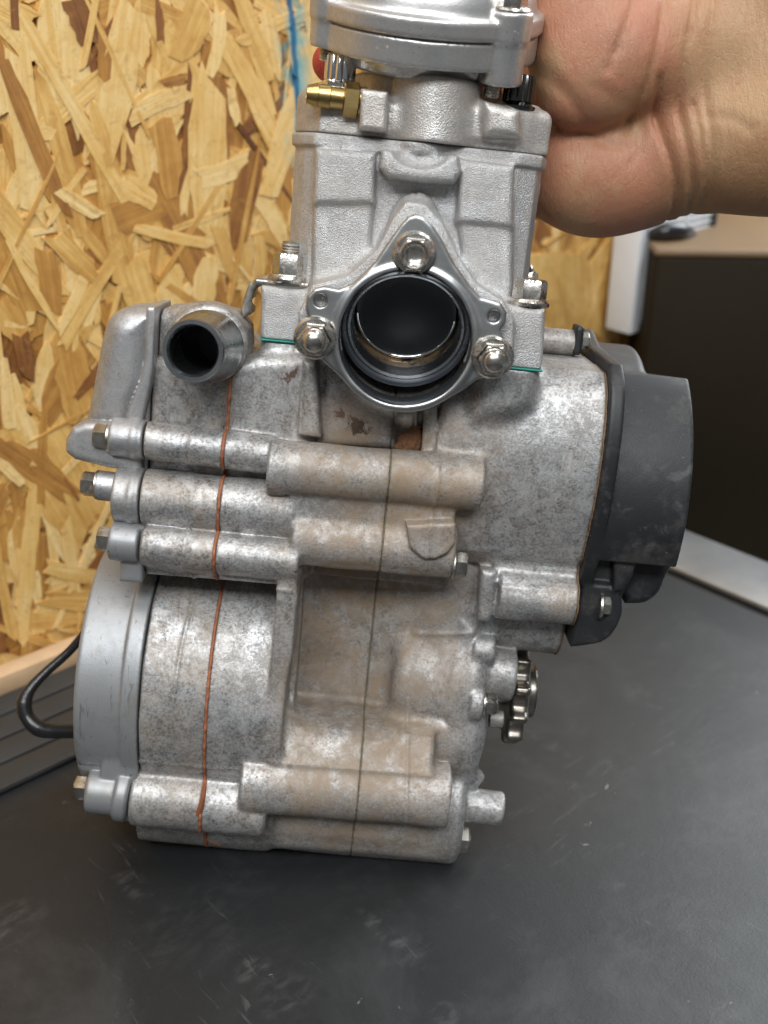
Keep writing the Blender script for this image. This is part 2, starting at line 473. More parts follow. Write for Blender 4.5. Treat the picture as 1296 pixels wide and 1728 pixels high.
def m_simple(name, col, rough, metal, nscale=300, var=.25, bump=.1, bdist=.0004):
    t = NT(name); n = t.noise(nscale, 5, .6)
    c = t.mix(n, tuple(x * (1 - var) for x in col), tuple(min(1, x * (1 + var)) for x in col))
    r_ = t.fmix(t.noise(nscale * .6, 4), rough * .8, rough * 1.2)
    return t.out(c, r_, metal, t.bump(t.noise(nscale * 3, 3), bump, bdist))
def m_paint():
    t = NT('silver_painted_cover')
    col = t.mix(t.noise(60, 4), (.27, .275, .28), (.34, .345, .35))
    chip = t.math('MULTIPLY', t.rng(t.vor(330, t.mapv((1, 1, .55))), .05, .10, 1, 0), t.rng(t.noise(70, 3), .47, .55))
    col = t.mix(chip, col, (.04, .04, .045))
    col = t.mix(t.rng(t.noise(90, 6, .7), .56, .72, 0, .45), col, (.22, .21, .20))
    scr = t.rng(t.noise(1.0, 4, .7, t.mapv((500, 500, 60), (.3, .2, .1)), dist=.6), .58, .68, 0, .55)
    col = t.mix(scr, col, (.10, .10, .10))
    col = t.mix(t.rng(t.noise(45, 5, .7), .52, .68, 0, .5), col, (.26, .24, .21))
    return t.out(col, t.fmix(t.noise(400, 3), .38, .55), .5, t.bump(t.noise(2200, 2), .14, .0004))
M['paint'] = m_paint()
def m_black():
    t = NT('black_coated_cover')
    col = t.mix(t.noise(50, 4), (.009, .0094, .011), (.016, .0168, .019))
    sc = t.math('MULTIPLY', t.rng(t.noise(140, 8, .75, dist=.5), .52, .68), t.rng(t.noise(32, 3, .5), .40, .56))
    col = t.mix(t.math('MULTIPLY', sc, .6), col, (.085, .085, .092))
    dst = t.rng(t.noise(70, 5, .7), .48, .70, 0, .5)
    col = t.mix(dst, col, (.075, .068, .06))
    spk = t.rng(t.vor(420), .03, .07, 1, 0); spk = t.math('MULTIPLY', spk, t.rng(t.noise(60, 2), .52, .58))
    col = t.mix(spk, col, (.38, .37, .36))
    return t.out(col, t.fmix(t.noise(120, 5), .42, .60), .0, t.bump(t.noise(1400, 3), .12, .0004))
M['black'] = m_black()
def m_bolt(name, a, b, rough):
    t = NT(name); n = t.noise(190, 5, .7); c = t.mix(t.rng(n, .35, .65), a, b)
    ru = t.rng(t.noise(260, 4, .7, dist=.5), .54, .68, 0, .8)
    c = t.mix(ru, c, (.16, .085, .04))
    return t.out(c, t.math('ADD', t.fmix(n, rough * .7, rough * 1.4), t.math('MULTIPLY', ru, .35)), t.fmix(ru, 1.0, .3), t.bump(t.noise(900, 3), .15, .0004))
M['zinc'] = m_bolt('zinc_plated_steel', (.42, .395, .355), (.62, .595, .55), .25)
M['steel'] = m_bolt('dull_plated_steel', (.36, .345, .31), (.54, .525, .48), .33)
M['flange'] = m_simple('exhaust_flange_steel', (.42, .425, .42), .34, .95, 160, .30, .10)
M['chrome'] = m_simple('chrome_nut', (.78, .78, .78), .08, 1.0, 200, .05, .0)
M['blacknut'] = m_simple('black_chrome_nut', (.10, .10, .10), .14, 1.0, 200, .2, .0)
M['brass'] = m_simple('brass', (.46, .33, .13), .32, 1.0, 250, .2, .05)
M['copper'] = m_simple('orange_gasket_paper', (.33, .115, .05), .62, .1, 400, .35, .3)
M['green'] = m_simple('green_base_gasket', (.01, .20, .15), .5, 0, 300, .3, .1)
M['sealant'] = m_simple('pale_seam_sealant', (.20, .185, .11), .6, .1, 500, .4, .3)
M['rubber'] = m_simple('black_cable_sheath', (.012, .012, .013), .30, 0, 300, .3, .15, .0008)
M['port'] = m_simple('sooty_port_liner', (.12, .13, .145), .28, .8, 120, .5, .05)
M['boreblack'] = m_simple('black_bore_inside', (.008, .0085, .0095), .32, 0, 120, .3, .1)  # even near-black for the spigot bore and the piston face
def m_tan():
    t = NT('tan_port_floor_lit_below'); o = t.sep(); v0 = E(684, 571, 20)[1] / 1000
    lit_low = t.math('MULTIPLY', t.rng(o[2], v0 - .008, v0 + .002, 1, 0), t.rng(t.noise(140, 4, .6), .30, .50))  # light and shade painted in: tan low down, near-black above
    return t.out(t.mix(lit_low, (.012, .012, .013), (.22, .15, .085)), t.fmix(lit_low, .4, .16), .6, t.bump(t.noise(300, 3), .1, .0005))
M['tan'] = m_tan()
M['red'] = m_simple('red_ribbed_plastic', (.42, .055, .04), .40, 0, 300, .15, .05)
M['mud'] = m_simple('dried_mud', (.22, .10, .045), .9, 0, 700, .5, .9, .002)
M['brownseal'] = m_simple('brown_clutch_gasket', (.17, .10, .05), .7, .1, 400, .5, .4)
M['spigot'] = m_simple('turned_spigot_aluminium', (.34, .35, .36), .28, 1.0, 300, .3, .06)

# ------------------------------------------------------------------ OSB wall
WD = R(48)                                             # the wall runs away to the right
wd = Vector((math.sin(WD), math.cos(WD), 0)); wn = Vector((-math.cos(WD), math.sin(WD), 0))
def onbench(px, py, z=0.0):
    d = ray(px, py); return CAMP + d * ((z - CAMZ) / d.z)
WP = onbench(60, 1122)                                 # a point on the line where the wall meets the bench
WALLM = Matrix((( wd.x, wn.x, 0, WP.x), (wd.y, wn.y, 0, WP.y), (0, 0, 1, 0), (0, 0, 0, 1)))
def onwall(px, py, off=0.0):
    d = ray(px, py); n = wn
    t = (WP + n * off - CAMP).dot(n) / d.dot(n)
    p = CAMP + d * t - WP
    return p.dot(wd), p.z
wall = thing('wall', 'rough golden chipboard wall of pressed wood strands behind the engine', 'wall')
wall.matrix_world = WALLM

def m_osb():
    t = NT('pressed_wood_strand')
    t.tc.object = wall
    at = t.n.new('ShaderNodeAttribute'); at.attribute_name = 'tone'
    uv = t.n.new('ShaderNodeUVMap'); uv.uv_map = 'grain'
    g1 = t.noise(1.0, 5, .6, t.mapv((25, 420, 1), vec=uv.outputs[0]), dist=.4)
    g2 = t.noise(1.0, 4, .6, t.mapv((60, 1500, 1), vec=uv.outputs[0]))
    sp_ = t.noise(1.0, 3, .6, t.mapv((380, 900, 1), vec=uv.outputs[0]))
    blotch = t.noise(38, 5, .65, dist=.5)
    tone = t.math('ADD', at.outputs['Fac'], t.math('MULTIPLY', t.math('SUBTRACT', g1, .5), .60))
    tone = t.math('ADD', tone, t.math('MULTIPLY', t.math('SUBTRACT', blotch, .5), .60))
    col = t.ramp(tone, [(0.0, (.86, .62, .28)), (.24, (.74, .455, .14)), (.48, (.52, .255, .055)), (.74, (.27, .105, .026)), (1.0, (.12, .04, .013))])
    col = t.mix(t.rng(g2, .56, .74, 0, .30), col, (.30, .14, .045))
    col = t.mix(t.rng(sp_, .60, .74, 0, .6), col, (.36, .19, .07))
    col = t.mix(t.rng(t.noise(160, 5, .7, dist=1.0), .52, .70, 0, .5), col, (.44, .22, .06))
    # blue chalk line with overspray
    o = t.sep(); s0, z0 = onwall(486, 20); s1, z1 = onwall(499, 205)
    k = (s1 - s0) / (z1 - z0)
    ln = t.math('SUBTRACT', o[0], t.math('ADD', t.math('MULTIPLY', t.math('SUBTRACT', o[2], z0), k), s0))
    ab = t.math('ABSOLUTE', t.math('ADD', ln, t.math('MULTIPLY', t.math('SUBTRACT', t.noise(60, 3), .5), .006)))
    hal = t.math('MULTIPLY', t.rng(ab, .001, .013, 1, 0), t.rng(t.noise(95, 5, .7), .42, .56))
    cut_ = t.rng(o[2], z1 - .03, z1 + .0, 0, 1)
    col = t.mix(t.math('MULTIPLY', t.math('MULTIPLY', hal, .8), cut_), col, (.08, .40, .46))
    col = t.mix(t.math('MULTIPLY', t.rng(ab, .0008, .0026, .95, 0), cut_), col, (.012, .12, .24))
    bm_ = t.bump(g1, .35, .0012); bm_ = t.bump(g2, .25, .0006, bm_)
    t.b.inputs['Coat Weight'].default_value = .08
    return t.out(col, t.fmix(blotch, .42, .62), 0.0, bm_)
M['osb'] = m_osb()

def strand_geo(cx, cz, ang, L, W, depth, th, tone, seed):
    """a thin splintered wood strand lying on the wall: verts, faces, uvs"""
    r_ = random.Random(seed); n = 6
    pts = []
    j = min(L * .22, W * .9); ja, jb = r_.uniform(-j, j), r_.uniform(-j, j)
    t0, t1 = r_.uniform(.45, 1.0), r_.uniform(.45, 1.0); bow = r_.uniform(-.25, .25) * W
    hw = lambda f: W / 2 * (1 + r_.uniform(-.16, .10)) * (t0 + (1 - t0) * min(1, f / .3)) * (t1 + (1 - t1) * min(1, (1 - f) / .3))
    for i in range(n + 1): f = i / n; pts.append((-L / 2 + L * f + (r_.uniform(-.03, .03) * L) + (ja if i == n else -jb if i == 0 else 0) * .5, -hw(f) + bow * math.sin(f * math.pi)))
    pts.append((L / 2 + r_.uniform(-j, j) * .7, r_.uniform(-.2, .2) * W))
    for i in range(n, -1, -1): f = i / n; pts.append((-L / 2 + L * f + (r_.uniform(-.03, .03) * L) - (ja if i == n else -jb if i == 0 else 0) * .5, hw(f) + bow * math.sin(f * math.pi)))
    pts.append((-L / 2 + r_.uniform(-j, j) * .7, r_.uniform(-.2, .2) * W))
    tx, tz = r_.uniform(-.006, .006), r_.uniform(-.018, .018)
    c, s = math.cos(ang), math.sin(ang); m = len(pts)
    V = []; U = []; ou, ov = r_.uniform(0, 20), r_.uniform(0, 20)
    for k in (0, 1):
        for x, y in pts:
            dy = -(depth + x * tx + y * tz) + (0 if k == 0 else th)
            V.append((cx + x * c - y * s, dy, cz + x * s + y * c)); U.append((x + ou, y + ov))
    Fc = [tuple(range(m))] + [((i + 1) % m, i, i + m, (i + 1) % m + m) for i in range(m)]
    return V, Fc, U
def strand_mesh(name, lst):
    V = []; Fs = []; U = []; T = []
    for V0, F0, U0, tone in lst:
        b = len(V); V += V0; U += U0
        for f in F0: Fs.append(tuple(i + b for i in f)); T.append(tone)
    me = bpy.data.meshes.new(name); me.from_pydata(V, [], Fs)
    uv = me.uv_layers.new(name='grain')
    li = np.zeros(len(me.loops), np.int32); me.loops.foreach_get('vertex_index', li)
    uv.data.foreach_set('uv', np.array(U, np.float32)[li].ravel())
    a = me.attributes.new('tone', 'FLOAT', 'FACE'); a.data.foreach_set('value', np.array(T, np.float32))
    me.update(); return me
S0, S1, Z0, Z1 = -0.34, 1.15, -0.32, 0.62
bd = boxmesh('board', (S0, 0.0, Z0), (S1, 0.015, Z1), None, wall)
a_ = bd.data.attributes.new('tone', 'FLOAT', 'FACE'); a_.data.foreach_set('value', np.full(len(bd.data.polygons), .62, np.float32))
u_ = bd.data.uv_layers.new(name='grain')
for lp in bd.data.loops:
    c_ = bd.data.vertices[lp.vertex_index].co; u_.data[lp.index].uv = (c_.x, c_.z)
bd.data.materials.append(M['osb'])
def rtone(r_):
    x = r_.random()
    return r_.uniform(.0, .22) if x < .44 else r_.uniform(.22, .45) if x < .80 else r_.uniform(.45, .72) if x < .94 else r_.uniform(.75, .95)
rr_ = random.Random(11); stuff = []
for i in range(7000):                                  # the strands underneath
    L = rr_.choice((rr_.uniform(.015, .05), rr_.uniform(.035, .11))); Wd = rr_.choice((rr_.uniform(.003, .008), rr_.uniform(.006, .015), rr_.uniform(.010, .024)))
    stuff.append((*strand_geo(rr_.uniform(S0, S1), rr_.uniform(Z0, Z1), rr_.gauss(1.57, .60), L, Wd, rr_.uniform(.0003, .0016), .0007, 0, i), min(1, rtone(rr_) * .75 + .13)))
ws = link('strand_layer', strand_mesh('strand_layer', stuff), M['osb'], wall); ws['kind'] = 'stuff'
HAND = [(95,-20,108,235,88,.04),(22,70,52,372,50,.08),(216,-20,168,272,60,.12),(66,135,138,405,32,.36),(92,270,165,545,26,.22),
 (355,135,350,385,64,.17),(268,25,262,168,42,.30),(262,5,266,72,14,.82),(410,222,492,148,30,.92),(392,48,398,132,72,.36),
 (266,210,280,325,42,.46),(278,322,372,525,58,.62),(187,215,216,292,24,.72),(133,322,232,298,22,.10),(402,215,498,352,8,.95),
 (472,240,468,425,26,.56),(308,-10,338,48,10,.80),(296,-10,346,60,44,.12),(346,155,374,196,13,.50),(4,215,32,306,15,.50),
 (-10,380,58,545,44,.48),(222,440,252,535,48,.22),(288,522,330,468,17,.06),(192,375,262,345,64,.55),(150,92,156,128,14,.90),
 (268,140,308,131,17,.68),(52,712,150,905,108,.30),(18,815,50,955,27,.60),(2,610,14,722,22,.08),(60,1010,62,895,46,.60),
 (12,985,-4,1095,22,.84),(122,992,108,880,22,.12),(36,1046,135,1040,30,.34),(100,560,132,695,62,.42),(30,560,46,640,30,.85),
 (90,575,70,690,40,.10),(230,8,236,110,24,.12),(300,110,290,215,20,.10),(440,20,460,130,26,.14),(430,260,455,350,34,.10),
 (390,330,410,470,30,.30),(440,370,400,470,22,.16),(120,390,132,450,60,.44),(150,455,140,540,34,.12),(330,415,380,395,20,.08),
 (20,690,60,790,36,.12),(80,990,150,960,34,.14),(20,880,40,985,30,.10),(350,440,345,520,40,.14),(300,455,262,540,26,.22),
 (905,430,915,520,60,.22),(960,420,975,600,70,.30),(1015,410,1020,560,50,.18),(930,540,1010,600,50,.45),(1060,560,1066,640,46,.34),(1245,375,1290,378,34,.3)]
ss = []
for i, (x0, y0, x1, y1, wpx, tn) in enumerate(HAND):
    a = Vector(onwall(x0, y0)); b = Vector(onwall(x1, y1)); mid = onwall((x0 + x1) / 2, (y0 + y1) / 2)
    mid2 = onwall((x0 + x1) / 2 + (y1 - y0) / max(1, math.hypot(x1 - x0, y1 - y0)) * 10, (y0 + y1) / 2 - (x1 - x0) / max(1, math.hypot(x1 - x0, y1 - y0)) * 10)
    Wd = (Vector(mid2) - Vector(mid)).length / 10 * wpx
    d = b - a
    ss.append((mid[0], mid[1], math.atan2(d.y, d.x), d.length, Wd, rr_.uniform(.0015, .0021), tn * .92 + .03, 9000 + i))
k = 0
while k < 240:                                         # more strands in the parts of the wall one sees
    px, py = (rr_.uniform(-30, 520), rr_.uniform(-30, 1120)) if k < 205 else (rr_.uniform(890, 1290), rr_.uniform(360, 640))
    if px > 170 and py > 530 and k < 205: continue
    s_, z_ = onwall(px, py)
    L = rr_.choice((rr_.uniform(.015, .04), rr_.uniform(.03, .085))); Wd = rr_.choice((rr_.uniform(.0015, .004), rr_.uniform(.003, .008), rr_.uniform(.006, .016)))
    ss.append((s_, z_, rr_.gauss(1.62, .75), L, Wd, .0013 + rr_.uniform(0, .0009), rtone(rr_) * .85 + .04, 20000 + k)); k += 1
for (cx, cz, an, L, Wd, dp, tn, sd) in ss:
    V0, F0, U0 = strand_geo(cx, cz, an, L, Wd, dp + .0004, .0011, tn, sd)
    link('strand', strand_mesh('strand', [(V0, F0, U0, tn)]), M['osb'], wall)

# ------------------------------------------------------------------ workbench
BP = onbench(1228, 1002)                               # a point on the inner edge of the metal trim
bench = thing('workbench', 'scuffed black rubber topped workbench with a grey metal edge under the engine', 'workbench')
bench.matrix_world = Matrix(((wd.x, wn.x, 0, WP.x), (wd.y, wn.y, 0, WP.y), (0, 0, 1, 0), (0, 0, 0, 1)))
bx1 = (BP - WP).dot(wd)                                # bench ends here along the wall
SMEAR = [(1075, 1168, .012, .010, .35), (1012, 1298, .010, .004, .7), (985, 1180, .005, .004, .4), (925, 1255, .004, .014, .5), (645, 1570, .004, .016, .7), (425, 1636, .008, .006, .8), (225, 1492, .006, .013, .5), (15, 1560, .016, .012, .6),
         (480, 1680, .012, .012, .5), (1060, 1484, .010, .004, .5), (750, 1712, .006, .006, .7), (1225, 1712, .008, .008, .5), (690, 1600, .016, .010, .3), (1180, 1390, .020, .012, .25), (1100, 1560, .03, .02, .22), (320, 1560, .03, .02, .2)]
def m_bench():
    t = NT('scuffed_black_mat')
    base = t.mix(t.noise(9, 4), (.010, .0106, .0115), (.018, .0188, .020))
    du = t.math('MULTIPLY', t.rng(t.noise(14, 7, .68, dist=.6), .46, .72), .5)
    col = t.mix(du, base, (.055, .0555, .056))
    mk = t.noise(11, 4, .6)
    sc = t.rng(t.noise(1.0, 5, .7, t.mapv((40, 240, 1), (0, 0, .6)), dist=1.2), .57, .72)
    sc = t.math('MULTIPLY', sc, t.rng(mk, .50, .62))
    col = t.mix(t.math('MULTIPLY', sc, .30), col, (.15, .147, .143))
    sc2 = t.rng(t.noise(1.0, 4, .7, t.mapv((300, 45, 1), (0, 0, -.35)), dist=1.0), .60, .74)
    sc2 = t.math('MULTIPLY', sc2, t.rng(mk, .40, .50, 1, 0))
    col = t.mix(t.math('MULTIPLY', sc2, .28), col, (.16, .157, .153))
    wv = t.n.new('ShaderNodeVectorMath'); wv.operation = 'ADD'
    nz = t.n.new('ShaderNodeVectorMath'); nz.operation = 'SCALE'; t.l(t.noise(300, 2, .5, col=True), nz.inputs[0]); nz.inputs['Scale'].default_value = .012
    t.l(t.tc.outputs['Object'], wv.inputs[0]); t.l(nz.outputs[0], wv.inputs[1])
    spk = t.math('MULTIPLY', t.rng(t.vor(90, wv.outputs[0]), .04, .13, 1, 0), t.rng(t.noise(26, 3), .57, .63))
    col = t.mix(t.math('MULTIPLY', spk, .5), col, (.30, .285, .26))
    o = t.sep(); nz1 = t.noise(1.0, 4, .6, t.mapv((110, 240, 1), (0, 0, .5)), dist=.3)
    for (px_, py_, rx_, ry_, am_) in SMEAR:
        p_ = onbench(px_, py_) - WP; bxx, byy = p_.dot(wd), p_.dot(wn)
        dx = t.math('DIVIDE', t.math('SUBTRACT', o[0], bxx), rx_); dy = t.math('DIVIDE', t.math('SUBTRACT', o[1], byy), ry_)
        q = t.math('ADD', t.math('MULTIPLY', dx, dx), t.math('MULTIPLY', dy, dy))
        mk_ = t.math('MULTIPLY', t.rng(q, .0, 1.0, 1, 0), t.rng(nz1, .40, .72))
        col = t.mix(t.math('MULTIPLY', mk_, am_ * .38), col, (.16, .157, .152))
    dk = t.rng(t.vor(48), .03, .07, 1, 0); dk = t.math('MULTIPLY', dk, t.rng(t.noise(15, 3), .52, .58))
    col = t.mix(dk, col, (.008, .008, .009))
    rg = t.math('ADD', t.fmix(t.noise(20, 6, .65, dist=.5), .38, .56), t.math('MULTIPLY', sc, .2))
    nb = t.bump(t.noise(900, 3), .10, .0005); nb = t.bump(t.noise(60, 5), .10, .002, nb)
    return t.out(col, rg, 0.0, nb)
M['bench'] = m_bench()
M['rib'] = m_simple('dusty_ribbed_mat', (.026, .0245, .023), .60, 0, 50, .35, .2)
M['trim'] = m_simple('worn_aluminium_trim', (.52, .53, .54), .42, .85, 40, .25, .15)
M['batten'] = m_simple('pale_pine_batten', (.50, .33, .19), .6, 0, 60, .3, .3)
boxmesh('worktop', (-.75, -1.6, -.03), (bx1 - .0006, -.004, 0.0), M['bench'], bench)
boxmesh('edge_trim', (bx1 - .003, -1.6, .0005), (bx1 + .042, -.012, .004), M['trim'], bench, .0012)
boxmesh('edge_rail', (bx1, -1.6, -.045), (bx1 + .038, -.012, .0), M['trim'], bench, .001)
for i in range(4):                                     # ribbed strip along the wall
    y1 = -.017 - i * .0158
    boxmesh('rib', (-.75, y1 - .0145, .0004), (bx1 - .01, y1, .0036), M['rib'], bench, .0013, 2)
boxmesh('batten', (-.75, -.0165, .0), (bx1 + .2, -.0065, .012), M['batten'], bench, .0008)

# ------------------------------------------------------------------ things behind the bench
def m_box():
    t = NT('dark_brown_box'); c = t.mix(t.noise(20, 4), (.017, .0125, .007), (.024, .018, .010))
    t.b.inputs['Specular IOR Level'].default_value = .15
    return t.out(c, .7, 0, t.bump(t.noise(500, 3), .1, .0005))
M['box'] = m_box(); 
t_ = CAMP + ray(1108, 420) * .665
box = thing('storage_box', 'tall dark brown box standing beyond the metal edge of the bench', 'box')
ba = R(-4)
box.matrix_world = Matrix.Translation((t_.x, t_.y, -.35)) @ Matrix.Rotation(ba, 4, 'Z')
boxmesh('body', (0, 0, 0), (.40, .20, t_.z + .35 - .004), M['box'], box, .004, 3)
M['boxlid'] = m_simple('brown_box_lid', (.17, .108, .055), .5, 0, 40, .15, .1)
boxmesh('lid', (-.001, -.001, t_.z + .35 - .005), (.401, .201, t_.z + .35), M['boxlid'], box, .002, 3)

M['white'] = m_simple('white_plastic', (.78, .80, .82), .4, 0, 60, .05, .05)
s0, z0 = onwall(1066, 556, -.03); s1, z1 = onwall(1142, 400, -.03)
tray = thing('white_tray', 'white plastic tray hanging on the chipboard wall beside the dark box', 'tray')
tray.matrix_world = WALLM
boxmesh('panel', (s0, -.030, z0), (s1 + .03, -.022, z1 + .10), M['white'], tray, .003)
boxmesh('rim', (s0 - .001, -.030, z0 - .004), (s0 + .010, -.0085, z1 + .10), M['white'], tray, .002)
boxmesh('hook', (s1 + .004, -.022, z1 + .02), (s1 + .012, -.0085, z1 + .05), M['white'], tray, .002)
sg, zg = onwall(1176, 388, -.03)
grd = thing('mesh_guard', 'small white wire mesh panel with a dark edge above the brown box', 'mesh panel')
grd.matrix_world = WALLM
boxmesh('frame_bar', (sg + .012, -.034, zg - .05), (sg + .018, -.009, zg + .06), M['rubber'], grd, .001)
for i in range(9): boxmesh('wire', (sg - .014 + i * .003, -.0315, zg - .05), (sg - .013 + i * .003, -.0305, zg + .06), M['white'], grd)
for i in range(26): boxmesh('wire', (sg - .016, -.0330, zg - .05 + i * .0042), (sg + .013, -.0320, zg - .0488 + i * .0042), M['white'], grd)
pl = [CAMP + ray(x, y) * (d) for x, y, d in ((1100, 400, .69), (1122, 392, .685), (1145, 391, .69), (1160, 396, .70), (1172, 406, .71))]
cl = tubepath('black_clip', [tuple(p) for p in pl], [.005, .006, .0065, .005, .003], M['rubber'], None, to=lambda V: V)
tag(cl, 'black curved rubber clip resting on the white tray above the box', 'clip')

# ------------------------------------------------------------------ the engine
engine = thing('engine', 'dirty silver single cylinder motorcycle engine with open exhaust port held above the bench', 'engine')
BASE = ENGM @ Vector((0.0, 0.030, -0.125))
engine.matrix_world = Matrix.Translation(BASE) @ ENGM.to_3x3().to_4x4()
OFF = Vector((0.0, -0.030, 0.125))
def part(o): o.location = OFF; return o

def tube(x0, y0, x1, y1, rpx, w, rr=1.2, r1=None, mm=False):
    k = mmpx((x0 + x1) / 2, (y0 + y1) / 2, w)
    f = 1.0 if mm else k
    return p_cyl(E3(x0, y0, w), E3(x1, y1, w), rpx * f, rr, None if r1 is None else r1 * f)
def pxpoly(pts, w): return [E(x, y, w) for x, y in pts]
def slab(pts, w0, w1, r=2.0, pr=0.0): return p_prism(pxpoly(pts, w1), 'w', w0, w1, r, pr)

# ---- crankcase: one casting field, cut along its parting planes into covers and halves
UG = E(368, 880, 14)[0]           # orange gasket plane
US = E(236, 1130, 18)[0]          # joint of the ignition cover
UC = E(650, 880, 18)[0]           # centre seam
UR = E(1010, 790, 8)[0]           # clutch side joint
VB = E(480, 576, 0)[1]            # cylinder base plane
cs = Field((E(110, 900, 0)[0], E(600, 1500, 0)[1], -64), (UR + 4, VB + 5, 30), 0.60)
# ignition drum
cyd = E(200, 1112, -28)[1]
cs.add(p_cyl((US + .2, cyd, -28), (E(494, 1140, -28)[0], cyd, -28), 46.5, .8))
# wall behind the left bosses and under the pump
cs.add(slab([(216, 640), (240, 606), (300, 592), (395, 590), (445, 640), (520, 660), (520, 980), (206, 890), (200, 720)], -60, 0.5, 4), 2)
# sloped saddle up to the cylinder foot (left)
cs.add(p_prism(pxpoly([(388, 612), (440, 600), (520, 600), (530, 760), (372, 760)], 3), 'w', -40, 4.5, 4), 4)
# left bosses
cs.add(tube(188, 736, 462, 768, 32.5, 6, 1.0), 1.0)
cs.add(tube(196, 834, 498, 862, 48, 6, 1.0), 1.0)
cs.add(tube(243, 919, 505, 946, 34, 13, 1.0), 1.6)
cs.add(tube(226, 1340, 452, 1362, 50, 9, 1.6), 2.5)
cs.add(slab([(243, 930), (500, 958), (499, 990), (243, 972)], -20, 10.0, 2.5), 7.0)
for (x, y, r, wv) in ((230, 741, 34.5, 6), (327, 752, 34.0, 6), (228, 838, 50.5, 6), (318, 846, 49.7, 6)):
    cs.add(tube(x - 7, y - 1, x + 7, y + 1, r, wv, 1.2), .8)
cs.add(tube(163, 818, 200, 822, 25, 4, 1.0), 1.0)
# belly
cs.add(tube(222, 1322, 470, 1346, 20, -16, 3, mm=True), 3)
# centre: deep panel
cs.add(slab([(480, 640), (745, 648), (812, 700), (806, 1080), (808, 1200), (800, 1290), (770, 1330), (470, 1300), (498, 960)], -60, -4.0, 5), 2)
cs.add(tube(470, 1322, 775, 1352, 23.5, -16, 3, mm=True), 4)
cs.add(tube(496, 1180, 806, 1206, 26, -22, 5, mm=True), 4)
cs.add(tube(690, 1120, 806, 1134, 22, -20, 5, mm=True), 5)
# rounded nose under the flange
# boss across the front, upper
cs.add(tube(454, 786, 812, 817, 46, 11, .9), 1.2)
cs.add(tube(454, 787, 488, 790, 48.0, 10.5, 1.6), .3)
cs.add(slab([(489, 800), (772, 826), (768, 880), (770, 900), (766, 977), (490, 952)], -10, 14.5, 1.4), 1.8)
cs.add(tube(494, 905, 766, 930, 44, 9.5, 1.4), 1.8)
cs.add(slab([(684, 886), (768, 884), (768, 918), (755, 935), (735, 944), (712, 942), (692, 926)], 0, 20.0, .9), .6)
# boss across the front, lower
cs.add(tube(410, 1314, 756, 1342, 53, 11, .9), 1.0)
cs.add(tube(408, 1314, 444, 1317, 54.5, 10.5, 2.0), .3)
cs.add(p_prism([(E(600, 1205, 2)[1], -8), (E(600, 1205, 2)[1], 2.5), (E(600, 1240, 12)[1], 9.5), (E(600, 1290, 14)[1], 17.5), (E(600, 1340, 12)[1], 10), (E(600, 1340, 12)[1], -8)], 'u', E(462, 1250, 8)[0], E(733, 1260, 8)[0], 2.5), 3.0)
cs.add(slab([(456, 1360), (762, 1386), (776, 1402), (772, 1440), (752, 1452), (470, 1432), (452, 1400)], -24, 4.0, 4.0), 3.0)
cs.add(slab([(222, 1352), (456, 1372), (470, 1428), (330, 1412), (216, 1392)], -20, 0.0, 4.0), 2.5)
pk = lambda x, w__: (E(x, 1100, w__)[0], w__)
cs.cut(p_prism([pk(503, 30), pk(505, -12), pk(600, -12.5), pk(690, -8), pk(770, -1), pk(800, 30)], 'v', E(600, 1207, 0)[1], E(600, 984, 0)[1], 2.0), 1.6)
cs.add(tube(660, 1130, 806, 1144, 22, -20, 5, mm=True), 5)
# rim of the drum beside the deep panel
cs.add(slab([(470, 958), (499, 960), (502, 1010), (492, 1110), (470, 1222), (448, 1218)], -25, 17.0, .9), 1.2)
# clutch side housing
prof = [(E(900, 590, -42)[1], -58), (E(900, 589, -40)[1], -40), (E(900, 618, -4)[1], -4), (E(900, 650, 2)[1], 3.5), (E(900, 720, 8)[1], 8.5), (E(900, 800, 10)[1], 10), (E(900, 870, 9)[1], 8.5), (E(900, 938, 4)[1], 4.0), (E(900, 962, 0)[1], -2), (E(900, 962, 0)[1], -58)]
def smoothp(P, n=6):
    P = np.array(P); out = []
    for i in range(len(P) - 1):
        p0, p1, p2, p3 = P[max(i - 1, 0)], P[i], P[i + 1], P[min(i + 2, len(P) - 1)]
        for k in range(n):
            t = k / n; out.append(0.5 * (2 * p1 + (p2 - p0) * t + (2 * p0 - 5 * p1 + 4 * p2 - p3) * t * t + (3 * p1 - p0 - 3 * p2 + p3) * t ** 3))
    return [tuple(q) for q in out] + [tuple(P[-1])]
prof = prof[:2] + smoothp(prof[2:8]) + prof[8:]
cs.add(p_prism(prof, 'u', E(735, 760, 8)[0], UR + 2.5, 3.0), 3.0)
cs.add(tube(838, 1000, 1004, 1017, 42, 0, 1.0), 1.4)
cs.add(slab([(836, 948), (1004, 962), (1000, 1000), (836, 990)], -40, 1.0, 1.5), 2.0)
cs.add(tube(835, 1026, 992, 1043, 66, -22, 1.6), 1.6)
cs.add(slab([(770, 940), (840, 950), (846, 1085), (800, 1075)], -50, -6, 4), 4)
# bracket lug right of the deep panel
cs.add(slab([(812, 962), (838, 966), (836, 1020), (826, 1052), (806, 1050)], -20, 3.5, 2.0), 1.6)
# feet of the cylinder
cs.add(slab([(438, 560), (528, 568), (530, 650), (500, 690), (470, 694), (446, 670), (438, 640)], -48, .6, 4.0), 3.0)
cs.add(slab([(800, 600), (916, 606), (914, 640), (898, 690), (868, 706), (800, 712)], -48, 12.5, 5.0), 4.5)
cs.add(slab([(520, 560), (860, 592), (860, 700), (560, 700)], -48, -1, 4.0), 2.0)
cs.add(slab([(534, 600), (664, 612), (668, 760), (540, 754)], -20, 0.6, 3.0), 3.5)
